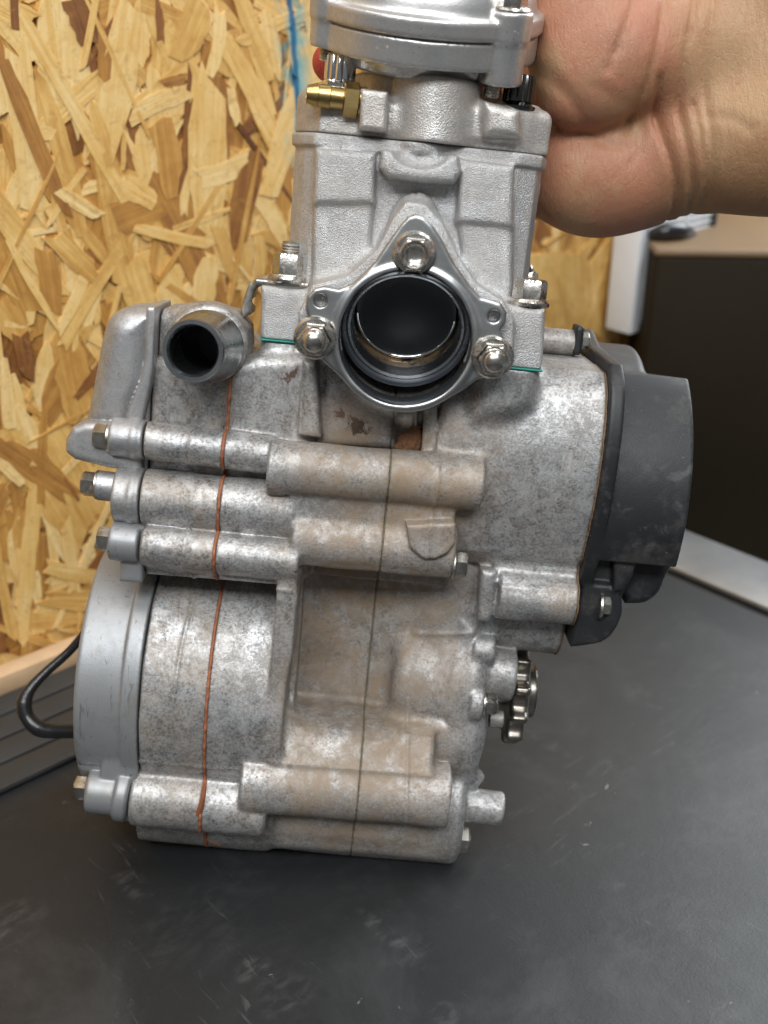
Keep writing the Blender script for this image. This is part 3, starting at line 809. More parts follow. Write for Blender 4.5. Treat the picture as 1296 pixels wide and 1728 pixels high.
# ribs under the flange
cs.add(slab([(512, 610), (534, 612), (541, 740), (508, 736)], -10, 8.5, 1.6), 1.2)
cs.add(slab([(509, 640), (514, 640), (508, 735), (502, 735)], -5, 7.6, .6), .3)
cs.add(slab([(716, 680), (739, 682), (736, 766), (712, 764)], -10, 7.5, 1.0), .8)
cs.add(slab([(699, 684), (707, 684), (704, 758), (695, 758)], -10, 4.0, .8), .6)
# lower right edge of the case with its lugs
cs.add(slab([(780, 1050), (806, 1060), (800, 1110), (812, 1180), (806, 1270), (786, 1310), (770, 1300)], -40, -3, 3), 3)
cs.add(tube(780, 1126, 866, 1138, 45, -12, 1.2), 1.6)
cs.add(tube(790, 1184, 814, 1187, 30, 0, 1.2), 1.0)
cs.add(tube(780, 1236, 812, 1242, 44, -8, 2.0), 1.6)
cs.add(tube(786, 1326, 806, 1300, 18, -8, 1.6), 2.0)
cs.add(tube(760, 1352, 846, 1366, 29, -6, 1.0), 1.6)
cs.add(tube(796, 1092, 834, 1096, 26, -6, 1.4), 1.0)
cs.add(tube(740, 1410, 768, 1414, 28, -2, 1.2), 1.2)
pcs = E3(684, 571, 20)
cs.cut(p_cyl((pcs[0], pcs[1], -40), (pcs[0], pcs[1], 40), 113 * mmpx(684, 571, 20), .5), .5)
sa, sb = np.array(E3(362, 580, -4.0)), np.array(E3(325, 592, 27.0))
cs.cut(p_cyl(sa - (sb - sa) * .6, sb, 7.2, .3))
# casting flash lines and small steps
cs.groove(pxpoly([(320, 985), (300, 1100), (290, 1190), (286, 1265)], 19), -.55, .55, 0)
cs.groove(pxpoly([(742, 742), (738, 830), (724, 900), (716, 975)], 19), -.5, .6, 4)
cs.groove(pxpoly([(690, 1210), (688, 1285), (684, 1378)], 16), -.5, .6, 4)
cs.groove(pxpoly([(318, 890), (308, 960)], 15), -.45, .6, 4)
cs.groove(pxpoly([(370, 985), (492, 1002)], 19), -.45, .6, 4)
cs.groove(pxpoly([(205, 1286), (400, 1302)], 16), -.5, .7, 4)
cs.groove(pxpoly([(835, 988), (985, 996)], 6), -.3, .8, -2)
cs.groove(pxpoly([(700, 1085), (800, 1078)], 2), -.4, .8, -4)
# uneven cast skin
u, v, w_ = cs.grid()
cs.F += (0.16 * np.sin(u * .21 + 1.3 * np.sin(v * .13)) * np.sin(v * .17 + .8) + 0.10 * np.sin(w_ * .4 + u * .11)).astype(np.float32)
_r = ENGM[2]                      # the flat the engine stands on: level with the bench
cs.F = np.maximum(cs.F, (1.2 - ((_r[0] * u - _r[1] * w_ + _r[2] * v) + _r[3] * 1000)).astype(np.float32))
BIG = 1e9
UJ = E(234, 838, 15)[0]; VJ = E(215, 888, 8)[1]
end_cover = part(cast('boss_end_cover', cs, M['pump'], engine, (-BIG, VJ, -BIG), (UJ - .3, BIG, BIG)))
case_left = part(cast('left_case_cover', cs, M['cover'], engine, (UJ + .25, -BIG, -BIG), (UG - .35, BIG, BIG)))
case_mid = part(cast('left_crankcase', cs, M['case'], engine, (UG + .35, -BIG, -BIG), (UC - .17, VB - .30, BIG)))
case_right = part(cast('right_crankcase', cs, M['case'], engine, (UC + .17, -BIG, -BIG), (UR, VB - .30, BIG)))

def gasket(name, fld, axis, pos, half, grow, mat, lo=-22.0, vmax=None):
    """sheet squeezed between two castings: the section of the casting, slightly larger"""
    i0 = int(np.searchsorted(fld.ax[axis], pos))
    sec = np.take(fld.F, [i0 - 1, i0], axis=axis).mean(axis=axis) - grow
    if axis == 0 and grow > .3:      # squeezed out unevenly
        vv = fld.ax[1][:, None]; sec = sec - (.28 * np.sin(vv * .61) * np.sin(vv * .173 + 1) + .14 * np.sin(vv * 1.7))
    n = 7; a = np.linspace(pos - half * 1.5, pos + half * 1.5, n)
    vol = np.repeat(np.expand_dims(sec, axis), n, axis=axis)
    sh = [1, 1, 1]; sh[axis] = n
    vol = np.maximum(vol, (np.abs(a - pos) - half).reshape(sh)).astype(np.float32)
    ax = list(fld.ax); ax[axis] = a
    g = [ax[0][:, None, None], ax[1][None, :, None], ax[2][None, None, :]]
    vol = np.maximum(vol, lo - g[2])
    if vmax is not None: vol = np.maximum(vol, g[1] - vmax)
    V, Q = surface_nets(vol.astype(np.float32), ax)
    if axis == 0:     # squeezed-out edge is a little wavy
        V[:, 0] += .09 * np.sin(V[:, 1] * .9) * np.sin(V[:, 1] * .23 + 1)
    return part(link(name, mesh_np(name, eng(V), Q), mat, engine))
gasket('orange_gasket', cs, 0, UG, .48, .45, M['copper'])
gasket('seam_sealant', cs, 0, UC, .15, -.05, M['sealant'])
# loose end of the orange gasket hanging below
part(tubepath('gasket_tail', [E3(342, 1384, 2), E3(344, 1402, 2), E3(352, 1418, 1), E3(372, 1427, -1)], [.5, .5, .45, .3], M['copper'], engine))
part(tubepath('gasket_flap', [E3(347, 1318, 20.3), E3(343, 1345, 20.6), E3(336, 1370, 19.0), E3(330, 1384, 16.0), E3(337, 1390, 13.0)], [.5, .8, 1.1, 1.0, .5], M['copper'], engine))

# case bolts
U_ = (1, 0, 0)
hexbolt('bolt', E3(186, 738, 6), (-1, 0, 0), 4.3, 4.0, M['steel'], end_cover, 5.0)
hexbolt('bolt', E3(166, 818, 4), (-1, 0, 0), 4.2, 4.2, M['steel'], end_cover, 4.9)
hexbolt('bolt', E3(764, 952, 12), (1, 0, 0), 4.3, 3.6, M['steel'], case_right, 4.9)
hexbolt('bolt', E3(815, 1187, 0), (1, 0, 0), 4.2, 3.8, M['zinc'], case_right, 4.4)
hexbolt('bolt', E3(769, 1416, -2), (1, 0, 0), 5.2, 4.0, M['steel'], case_right, 5.4)
radial('stud', [(0, 0), (0, 3.2), (4.6, 3.2), (5, 2.8), (5, 0)], E3(826, 1212, -10), (1, .0, 0), M['cover'], case_right)
md = Field((E(660, 770, 6)[0], E(700, 775, 6)[1], -3), (E(735, 770, 6)[0], E(700, 700, 6)[1], 9), .5)
md.add(p_ell(E3(692, 748, 3.5), (4.2, 4.0, 3.2)), 0).add(p_ell(E3(700, 735, 3.0), (2.6, 3.6, 2.4)), 1).add(p_ell(E3(680, 756, 3.5), (3.4, 1.8, 2.4)), 1)
u, v, w_ = md.grid(); md.F += (.5 * np.sin(u * 2.1 + v) * np.sin(v * 2.7) * np.sin(w_ * 2.3)).astype(np.float32)
cast('mud_clump', md, M['mud'], case_right)

# ---- ignition cover
ig = Field((E(96, 1130, 24)[0], E(170, 1420, 0)[1], -64), (US + 2, E(200, 850, 0)[1], 28), .62)
u0 = E(120, 1130, 20)[0]
cy0 = E(200, 1112, -28)
cvv, cww = cy0[1], -28
ig.add(p_cyl((u0, cvv, cww), (US - .3, cvv, cww), 46.2, 1.6))
ig.add(p_cyl((US - 6.2, cvv, cww), (US - .3, cvv, cww), 47.3, .5), .2)
ig.cut(p_cyl((US - 7.4, cvv, cww), (US - 6.4, cvv, cww), 80, .1)) if False else None
ig.cut(p_box(((u0 + US) / 2, E(170, 890, 10)[1], 22), (20, 18.5, 9.0), .8), .6)        # flat shoulder at the top
ig.cut(p_box((u0 + 4, E(150, 1330, 10)[1], 24), (22, 10.5, 13), .8), .6)               # shoulder at the foot
ig.add(tube(188, 911, 238, 917, 34, 11, 1.0), .5)
ig.add(slab([(206, 884), (244, 889), (240, 985), (200, 982)], -20, 13.0, 1.2), .6)
ig.add(slab([(178, 1262), (206, 1264), (208, 1284), (232, 1288), (228, 1392), (164, 1372), (168, 1300)], -10, 14.5, 1.2), .5)
ig.add(tube(150, 1332, 222, 1340, 38, 10.5, 1.2), .6)
ig.add(tube(198, 1336, 222, 1340, 47, 10.5, 1.4), .6)
ig.add(slab([(216, 1376), (250, 1380), (252, 1400), (226, 1394)], -14, 0, 1.4), .5)
u, v, w_ = ig.grid()
igo = part(cast('ignition_cover', ig, M['paint'], engine, (-BIG, -BIG, -BIG), (US - .25, BIG, BIG)))
hexbolt('bolt', E3(193, 911, 11), (-1, 0, 0), 4.3, 4.2, M['steel'], igo, 5.0)
hexbolt('bolt', E3(156, 1331, 10.5), (-1, 0, 0), 4.6, 4.0, M['zinc'], igo, 5.6, 1.8)
# cable
part(tubepath('ignition_cable', [E3(150, 1060, -38), E3(118, 1098, -36), E3(78, 1134, -32), E3(52, 1162, -28), E3(41, 1186, -25), E3(46, 1210, -23), E3(66, 1229, -22), E3(98, 1234, -24), E3(150, 1232, -30)],
     [1.7, 1.7, 1.8, 2.1, 3.0, 2.7, 3.2, 2.7, 2.9], M['rubber'], engine))

# ---- water pump: cover, housing and spigot
pu = Field((E(80, 760, -20)[0], E(150, 830, 0)[1], -60), (E(440, 600, 0)[0], E(300, 480, 0)[1], 24), .62)
UP = E(262, 600, 2)[0]; 
# housing
pu.add(slab([(256, 524), (300, 520), (360, 521), (398, 532), (416, 556), (418, 590), (410, 612), (380, 640), (300, 650), (246, 720), (236, 700)], -26, -2, 5.0), 0)
pu.add(p_cyl(E3(352, 578, -10), E3(352, 580, 8), 12.5, 2.5), 6)
sa, sb = np.array(E3(362, 580, -4.0)), np.array(E3(325, 592, 27.0))
pu.cut(p_cyl(sa - (sb - sa) * .6, sb, 7.2, .3))
pc = Field((E(70, 760, -20)[0], E(150, 840, 0)[1], -62), (UP + 3, E(300, 480, 0)[1], 24), .62)
pc.add(slab(smoothp([(262, 521), (224, 520), (194, 526), (174, 544), (163, 580), (152, 640), (138, 712)]) + [(190, 750), (246, 740)], -24, 3.5, 8.5), 0)
pc.add(slab([(142, 714), (120, 722), (109, 742), (108, 764), (124, 777), (180, 791), (238, 800), (236, 714)], -22, 6.5, 2.4), .5)
pc.cut(p_ell(E3(232, 690, 8), (4.8, 17, 8), R(-26)), 3.0)
pc.add(slab([(246, 518), (263, 518), (262, 600), (254, 650), (236, 730), (208, 730), (216, 690), (236, 640), (244, 600)], -22, 5.2, 1.0), .6)
pcm = part(cast('pump_cover', pc, M['pump'], engine, (-BIG, -BIG, -BIG), (UP - .05 * 0, BIG, BIG)))
puh = part(cast('pump_housing', pu, M['cover'], engine, (UP + .35, -BIG, -BIG), (BIG, BIG, BIG)))
a = np.array(E3(362, 580, -4.0)); b = np.array(E3(325, 592, 27.0)); L = np.linalg.norm(b - a)
radial('hose_spigot', [(0, 11.4), (L * .45, 11.4), (L * .52, 10.4), (L * .70, 10.0), (L * .84, 9.0), (L * .89, 9.5), (L * .97, 9.6), (L, 9.2), (L, 7.9), (L * .97, 7.3), (L * .45, 6.9), (-L * .3, 6.9), (-L * .3, 0)], a, b - a, M['spigot'], puh, 64, 28)
radial('spigot_bore', [(0, 0), (0, 6.86), (L * .75, 6.86)], a - (b - a) * .25, b - a, M['boreblack'], puh, 48)

# ---- cylinder
VH = E(700, 238, 2)[1]           # head joint
cy = Field((E(430, 500, -10)[0], VB - 3, -70), (E(945, 300, 0)[0], VH + 3, 36), .62)
uL, uRr = E(497, 300, -18)[0], E(906, 330, -18)[0]
sec = [(uL, -60), (uL, -14), (uL + 3.5, -7), (E(530, 300, -2)[0], -2.5), (E(868, 330, -2)[0], -2.5), (uRr - 2.5, -6), (uRr, -14), (uRr, -60), (uRr - 8, -66), (uL + 8, -66)]
cy.add(p_prism(sec, 'v', VB - 3, VH + 4, 1.2))
cy.add(p_prism(sec, 'v', E(700, 262, 2)[1], VH + 4, .8, 1.3), .6)
# front panels
cy.add(slab([(532, 250), (634, 256), (632, 345), (528, 345)], -6, 3.4, 2.2), 1.6)
cy.add(slab([(528, 330), (632, 336), (620, 470), (526, 500)], -6, 1.6, 2.2), 1.4)
cy.add(slab([(776, 268), (869, 280), (866, 386), (772, 376)], -6, 3.4, 2.2), 1.6)
cy.add(slab([(772, 370), (867, 380), (866, 520), (790, 500)], -6, 1.6, 2.2), 1.4)
# crescent pad at the top
cy.add(slab([(644, 252), (774, 262), (780, 290), (768, 312), (654, 302), (640, 284)], -6, 6.5, 2.6), 1.2)
cy.cut(p_ell(E3(711, 250, 8.0), (9.5, 6.2, 8.0)), 1.0)
cy.add(p_cyl(E3(713, 226, -5), E3(711, 262, -5), 8.4, 1, 7.0), 1.5)
# exhaust tunnel swelling forward to the flange
TUN = [(688, 346), (716, 350), (742, 380), (770, 434), (804, 486), (846, 512), (864, 545), (862, 600), (848, 634), (800, 644), (700, 686), (640, 680), (560, 624), (512, 596), (508, 530), (530, 486), (590, 470), (640, 425), (668, 372)]
cy.add(p_prism([E(x, y, 18) for x, y in TUN], 'w', -20, 17.4, .9, .9), 3.5)
cy.add(p_cap(E3(703, 362, 3), E3(702, 410, 10), 6.0, 8.5), 5.0)
0 and cy.groove([E(x, y, 18) for x, y in [(560, 500), (610, 478), (650, 440), (676, 388), (702, 366), (728, 384), (758, 436), (790, 486), (826, 516)]], .5, .7, 6)
# feet at the base
cy.add(slab([(440, 482), (530, 490), (530, 590), (438, 580)], -40, .8, 2.2), 1.6)
cy.add(slab([(440, 470), (470, 470), (470, 600), (440, 600)], -40, -4, 2.0), 1.0)
cy.add(slab([(850, 514), (922, 521), (917, 640), (846, 634)], -46, 12.6, 2.2), 2.0)
cy.cut(slab([(430, 440), (532, 440), (530, 483), (430, 474)], -80, -3 + 40, .5), .8) if False else None
# the port bore
pc_ = E3(684, 571, 20)
PR = 112 * mmpx(684, 571, 20)
cy.cut(p_cyl((pc_[0], pc_[1], -30), (pc_[0], pc_[1], 40), PR - .4, .5), .5)
# parting hairline and cast marks on the right side
cy.groove([E(x, y, 4) for x, y in [(709, 238), (707, 290), (701, 334)]], .35, .35, -4)
u, v, w_ = cy.grid()
cy.F += (0.10 * np.sin(u * .33 + 1.1 * np.sin(v * .19)) * np.sin(v * .27 + .8)).astype(np.float32)
cyl = part(cast('cylinder', cy, M['cyl'], engine, (-BIG, VB + .30, -BIG), (BIG, VH - .12, BIG)))
# green base gasket
def gk(pts, w0, w1):
    f = Field((E(430, 600, 0)[0], VB - 1.5, -50), (E(930, 600, 0)[0], VB + 1.5, 14), .3) 
    return f
for pts, wf in (([(440, 560), (528, 566), (528, 600), (440, 600)], 1.1), ([(852, 600), (916, 606), (916, 640), (852, 634)], 12.9)):
    P0 = E(pts[0][0], 576 if wf < 5 else 610, wf); P1 = E(pts[1][0], 584 if wf < 5 else 615, wf)
    f = Field((P0[0] - 2, VB - .9, -40), (P1[0] + 2, VB + .9, 13), .36)
    f.add(p_prism([(P0[0], -38), (P1[0], -38), (P1[0], wf), (P0[0], wf)], 'v', VB - .35, VB + .35, .2, .35))
    part(cast('base_gasket', f, M['green'], engine))
# raised marks on the cylinder's right flank
for (y, hh) in ((318, 4.2), (340, 2.0), (352, 2.4), (378, 4.0), (392, 2.2), (446, 3.0), (458, 3.0)):
    f = p = E(890, y, -20)
    boxmesh('cast_mark', ((uRr - .4) / 1000, (24 - hh * .5) / 1000 - .006, (p[1] - hh / 2) / 1000), ((uRr + .5) / 1000, (24 + hh * .5) / 1000 - .006, (p[1] + hh / 2) / 1000), M['cyl'], cyl, .0004)

# port liner rings
W0 = 21.5
ZW = (0, -.42, 1)
_az = np.array(ZW) / np.linalg.norm(ZW)
c3 = lambda w__: tuple(np.array((pc_[0], pc_[1], W0 - .2)) - W0 * _az)
radial('port_sleeve', [(W0, PR * 1.0), (W0 - .5, PR * .992), (W0 - 12.0, PR * .985)], (pc_[0], pc_[1], 0), (0, 0, 1), M['port'], cyl, 96, 25)
radial('port_ring', [(W0 - 4.0, PR * .965), (W0 - 6.0, PR * .955), (W0 - 6.6, PR * .91), (W0 - 7.2, PR * .88)], c3(0), ZW, M['port'], cyl, 96, 25)
radial('port_liner', [(W0 - 6.6, PR * .92), (W0 - 6.3, PR * .885), (W0 - 6.8, PR * .85), (W0 - 10.5, PR * .825), (W0 - 11, PR * .81)], c3(0), ZW, M['spigot'], cyl, 96, 25)
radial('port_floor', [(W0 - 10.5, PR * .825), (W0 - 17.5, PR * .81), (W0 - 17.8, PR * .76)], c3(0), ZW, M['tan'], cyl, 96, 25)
az = np.array(ZW) / np.linalg.norm(ZW); e2_ = np.cross(az, (1, 0, 0))
cc = np.array(c3(0)) + az * (W0 - 16.0)
part(tubepath('piston_edge', [cc + PR * .775 * (math.cos(a_) * np.array((1.0, 0, 0)) - math.sin(a_) * e2_ * np.sign(e2_[1])) for a_ in np.linspace(R(4), R(176), 28)], .6, M['chrome'], engine))
radial('piston_face', [(W0 - 16.2, PR * .775), (W0 - 17, PR * .70), (W0 - 17.4, PR * .4), (W0 - 17.5, 0)], c3(0), ZW, M['boreblack'], cyl, 64, 40)

# ---- exhaust flange
OUT = [(688, 366), (702, 361), (716, 366), (730, 380), (746, 404), (768, 446), (793, 482), (812, 502), (828, 506), (846, 512), (856, 528), (854, 546), (846, 558), (852, 574), (861, 592), (860, 614), (850, 630), (832, 637), (806, 642), (778, 662), (746, 678), (710, 687), (672, 688), (634, 680), (600, 660), (566, 630), (540, 606), (518, 598), (504, 582), (504, 562), (514, 548), (520, 538), (514, 520), (517, 500), (530, 487), (548, 483), (572, 488), (596, 478), (634, 440), (662, 398), (676, 378)]
fl = Field((E(490, 600, 20)[0], E(700, 710, 20)[1], 16), (E(880, 600, 20)[0], E(700, 330, 20)[1], 27), .42)
fl.add(p_prism([E(x, y, 22) for x, y in OUT], 'w', 18.0, 21.6, 1.0))
fl.add(p_cyl((pc_[0], pc_[1], 18), (pc_[0], pc_[1], 22.2), PR + 2.4, 1.4), .8)
fl.cut(p_cyl((pc_[0], pc_[1], 10), (pc_[0], pc_[1], 40), PR, .5), .8)
for x, y in ((541, 507), (833, 534)):
    q = E(x, y, 21); fl.cut(p_cyl((q[0], q[1], 10), (q[0], q[1], 40), 1.9, .3), .4)
u, v, w_ = fl.grid()
fl.F += (.12 * np.sin(u * .3) * np.sin(v * .24 + 1)).astype(np.float32)
flo = part(cast('exhaust_flange', fl, M['flange'], engine))
for x, y, st in ((699, 430, 'recess'), (532, 572, 'dome'), (831, 605, 'dome')):
    hexbolt('flange_bolt', E3(x, y - 2, 21.7), (0, -.03, 1), 5.2, 4.6, M['zinc'], flo, 6.5, 1.6, st)

# ---- base nuts and bracket
q = E(488, 470, -8)
hexbolt('base_nut', (q[0], E(488, 474, -8)[1], -6), (0, 1, 0), 5.5, 6.6, M['zinc'], cyl, 6.8, 2.2)
th_ = [(0, 0)]
pr_ = [(7.5, 3.2)]
for i in range(4): pr_ += [(8.6 + i * .9, 3.3), (9.05 + i * .9, 2.9)]
pr_ += [(12.4, 2.9), (12.5, 2.4), (12.5, 0)]
radial('stud', pr_, (q[0], E(488, 474, -8)[1], -8), (0, 1, 0), M['steel'], cyl)
q = (E(893, 500, 6)[0], E(893, 514, 6)[1], 6)
hexbolt('base_nut', q, (0, 1, 0), 5.4, 6.0, M['zinc'], cyl, 6.6, 1.8)
# pressed bracket under the left nut
bk = Field((E(395, 500, -8)[0], E(440, 560, -8)[1], -22), (E(535, 480, -8)[0], E(480, 440, -8)[1], 8), .45)
bk.add(slab([(430, 470), (522, 478), (522, 489), (428, 482)], -20, -1, .5))
bk.add(p_cap(E3(430, 477, -10), E3(424, 490, -10), 1.2), 0) if False else None
bk.add(slab([(420, 478), (432, 470), (440, 472), (440, 482), (430, 488), (426, 500), (424, 530), (410, 538), (406, 520), (412, 500)], -16, -4, .6), 1.0)
bk.cut(p_cyl(E3(432, 508, -30), E3(432, 508, 10), 1.3, .2), .4)
part(cast('bracket', bk, M['steel'], engine))
# rear stud domes behind the cylinder
hexbolt('base_nut', (E(880, 470, -45)[0], E(880, 505, -45)[1], -45), (0, 1, 0), 6, 8, M['zinc'], cyl, 7, 2, 'dome')

# ---- cylinder head
hd = Field((E(480, 200, 0)[0] - 3, VH - 2, -72), (E(950, 200, 0)[0], E(700, 100, 0)[1] + 4, 16), .62)
VT = E(540, 150, 0)[1]
sech = [(uL - .6, -60), (uL - .6, -16), (uL + 3, -8), (E(540, 200, -1)[0], -3), (E(860, 220, -1)[0], -3), (uRr + .3, -8), (uRr + 1.4, -16), (uRr + 1.4, -60), (uRr - 8, -66), (uL + 8, -66)]
vt1 = E(540, 172, -8)[1]; vt2 = VH + 15
hd.add(p_prism(sech, 'v', VH - 8, VH + 13.5, 3.5))
hd.add(slab([(608, 148), (656, 154), (652, 224), (606, 218)], -20, 3.6, 1.4), 1.0)
hd.add(p_cyl((E(735, 200, -2)[0], VH - 5, -10), (E(735, 200, -2)[0], VH + 19, -10), 14.0, 1.0), 1.6)
hd.add(slab([(655, 172), (816, 180), (814, 240), (655, 226)], -40, -1, 2), 2.0)
hd.add(slab([(816, 168), (878, 186), (880, 235), (816, 230)], -30, 3.0, 3), 2.5)
hd.add(p_cyl((E(573, 150, -10)[0], VH, -12), (E(573, 150, -10)[0], VH + 14.4, -12), 7.2, 1.0), 1.5)
hd.add(p_cyl((E(873, 190, -10)[0], VH, -12), (E(873, 190, -10)[0], VH + 14.6, -12), 7.2, 1.0), 1.5)
hd.add(p_cyl((E(715, 190, -38)[0], VH, -38), (E(715, 190, -38)[0], VH + 21, -38), 26, 2.0), 2.0)
u, v, w_ = hd.grid()
hd.F += (0.10 * np.sin(u * .31 + 1.1 * np.sin(v * .23)) * np.sin(v * .3 + .8)).astype(np.float32)
heado = part(cast('cylinder_head', hd, M['head'], engine, (-BIG, VH + .12, -BIG), (BIG, BIG, BIG)))
V_ = (0, 1, 0)
def nut12(x, y, wv, r, h, mat):
    p0 = (E(x, y, wv)[0], E(x, y, wv)[1], wv)
    radial('head_nut', [(-.4, 0), (-.4, r * 1.28), (.6, r * 1.28), (1.4, r * 1.05), (1.9, r * .92), (2.0, r, 12), (h * .9, r, 12), (h, r * .92, 12), (h, r * .6), (h - 1.5, r * .5), (h - 1.5, 0)], p0, V_, mat, heado, 96, 24)
nut12(572, 147, -10, 4.9, 9.4, M['chrome'])
nut12(872, 184, -10, 4.9, 9.8, M['blacknut'])
# brass hose barb
pb = np.array(E3(606, 170, -1)); bx = np.array((-1, .02, .1))
radial('hose_barb', [(-2, 4.2), (0, 4.2), (0, 3.9), (.5, 5.2, 6), (4.6, 5.2, 6), (4.8, 3.8), (5.0, 3.2), (8.8, 3.2), (9.0, 3.6), (9.4, 3.5), (12.4, 3.25), (12.6, 3.6), (13.2, 3.5), (16.0, 2.6), (16.1, 1.9), (14, 1.7), (14, 0)], pb, bx, M['brass'], heado, 48)
# ribbed red cap behind the left nut
n_ = 60; prf = E3(560, 106, -48)
th = np.linspace(0, 2 * math.pi, 144, endpoint=False); rd = 6.6 + .16 * np.sign(np.sin(th * 30))
f = Field((prf[0] - 8, prf[1] - 8, -60), (prf[0] + 8, prf[1] + 8, -38), .4)
f.add(p_ell((prf[0], prf[1], -48), (6.6, 6.6, 6.6)))
u, v, w_ = f.grid(); ang = np.arctan2(w_ + 48, u - prf[0])
f.F += (.22 * np.cos(ang * 30)).astype(np.float32) * (v < prf[1] + 4)
part(cast('plug_cap', f, M['red'], engine))

# ---- round cap on the head
cb = Field((E(500, 20, 0)[0], E(700, 160, 0)[1], -80), (E(940, 60, 0)[0], E(700, -70, 10)[1], 24), .62)
cu = E(716, 60, -28)[0]; cw = -28
va, vb, vc = E(716, 140, 2)[1], E(716, 112, 2)[1], E(716, 60, 2)[1]
cb.add(p_cyl((cu, va, cw), (cu, vb + 2, cw), 28.5, 1.0, 31.0))
cb.add(p_cyl((cu, vb, cw), (cu, vc - .15, cw), 36.0, .9), .8)
cb.cut(p_cyl((cu, vc - .55, cw), (cu, vc - .05, cw), 60, .1))
cb.add(p_cyl((cu, vc, cw), (cu, vc + 5.5, cw), 37.0, 1.0))
cb.add(p_ell((cu, vc + 5, cw), (34.5, 20, 34.5)), 2.5)
for (x, y, wv, r_) in ((552, 40, -12, 4.8), (851, 70, -4, 6.6)):
    p0 = E(x, y, wv)
    cb.add(p_cyl((p0[0], vb + .5 - (4.2 if x > 700 else 0), wv), (p0[0], vc - .15, wv), r_, .6), .8)
    cb.add(p_cyl((p0[0], vc, wv), (p0[0], vc + (8.5 if x > 700 else 14), wv), r_ * 1.1, .8), 1.4)
capo = part(cast('head_cap', cb, M['cap'], engine))
pv_ = Vector((cu, -2.0, va)) * .001
capo.matrix_local = Matrix.Translation(OFF) @ Matrix.Translation(pv_) @ Matrix.Rotation(R(17), 4, 'X') @ Matrix.Translation(-pv_)
p0 = E(851, 70, -4); 
hexbolt('cap_bolt', (p0[0], vc + 8.4, -4), V_, 5.0, 6, M['zinc'], capo, 6.3, 1.2)
def thread(x, y, wv, r_, top, n):
    p0 = E(x, y, wv); pr = [(0, 0), (0, r_ * .8)]
    for i in range(n): pr += [(.3 + i * .85, r_), (.72 + i * .85, r_ * .84)]
    pr += [(n * .85 + 3, r_ * .84)]
    radial('bolt_thread', pr, (p0[0], top - n * .85, wv), V_, M['zinc'], capo, 32, 60)
thread(554, 80, -12, 2.6, vb + .6, 5)
thread(835, 120, -4, 2.9, vb - 3.6, 5)

# ---- clutch cover
UK0 = UR + .5; UK1 = E(1040, 800, 10)[0]
ck = Field((UR - 6, E(1000, 1120, -10)[1], -64), (E(1200, 800, 0)[0] + 6, E(1000, 530, -30)[1] + 4, 22), .62)
pv = lambda y, w__, x=1030: E(x, y, w__)[1]
prof2 = [(pv(560, -40, 965), -60), (pv(584, -40, 1000), -42), (pv(612, -5), -3), (pv(650, 3), 5), (pv(720, 9), 10.2), (pv(800, 11), 11.6), (pv(870, 10), 10.2), (pv(950, 5), 6), (pv(992, 2), 2), (pv(1005, -12), -14), (pv(1005, -40), -60)]
prof2 = prof2[:2] + smoothp(prof2[2:9]) + prof2[9:]
ck.add(p_prism(prof2, 'u', UK0, UK1, 1.0))
ck.add(slab([(984, 984)] + smoothp([(1030, 988), (1048, 1006), (1051, 1036), (1038, 1066), (1014, 1086), (962, 1094)]) + [(968, 1060)], -50, 2.5, 1.6), 1.0)
ck.add(slab([(1004, 930), (1076, 938), (1066, 984), (1050, 1012), (990, 1012)], -40, -1.0, 2.0), 1.5)
ck.cut(slab([(900, 960), (UK0 and 980, 960), (978, 1120), (900, 1120)], -80, 40, .3)) if False else None
# main drum of the cover, cut flat above and below
UE = E(1168, 830, 8)[0]
dr = Field((UR - 6, E(1000, 1120, -10)[1], -64), (E(1200, 800, 0)[0] + 6, E(1000, 530, -30)[1] + 4, 22), .62)
dr.F = np.full(ck.F.shape, 25, np.float32)
cvc = pv(822, -44, 1120)
dr.add(p_cyl((UK1 - 4, cvc, -44), (UE, cvc, -44), 52.5, .7))
g = dr.grid()
vt_ = pv(634, 0, 1100); vbm = pv(948, 2, 1100)
dr.F = np.maximum(dr.F, g[1] - (vt_ + g[2] * .12))
dr.F = np.maximum(dr.F, (vbm) - g[1])
ck.F = np.minimum(ck.F, dr.F)
ck.add(p_cyl((UK1 - 2, pv(800, -60, 1050), -58), (E(1076, 620, -50)[0], pv(800, -60, 1050), -58), 50, 3), 1.5)      # round back part
# stepped foot of the cover
ck.add(slab([(1046, 940)] + smoothp([(1148, 940), (1130, 968), (1114, 1002), (1090, 1020), (1056, 1022)]) + [(1048, 980)], -50, -5, 3.0), 2.0)
ck.add(slab([(1036, 930), (1078, 938), (1068, 975), (1052, 1000), (1036, 1000)], -30, 4.0, 1.5), 1.2)
# lug on top
ck.add(p_box((E(966, 568, -38)[0], E(966, 572, -38)[1], -38), (3.2, 5.2, 5), 1.2), 1.0)
cko = part(cast('clutch_cover', ck, M['black'], engine, (UK0 - 8, -BIG, -BIG), (BIG, BIG, BIG)))
hexbolt('bolt', E3(1012, 1022, 2.5), (1, 0, .05), 3.4, 2.6, M['steel'], cko, 4.6, 1.0)
hexbolt('bolt', E3(978, 574, -38), (1, 0, 0), 3.0, 2.4, M['steel'], cko, 3.6, .8)
# spacer boss of the top lug
part(radial('lug_boss', [(0, 0), (0, 4.6), (16, 4.6), (16, 0)], E3(896, 572, -38), (1, -.0, 0), M['cover'], engine))
# brown gasket edge
gasket('clutch_gasket', cs, 0, UR + .2, .3, .15, M['brownseal'])

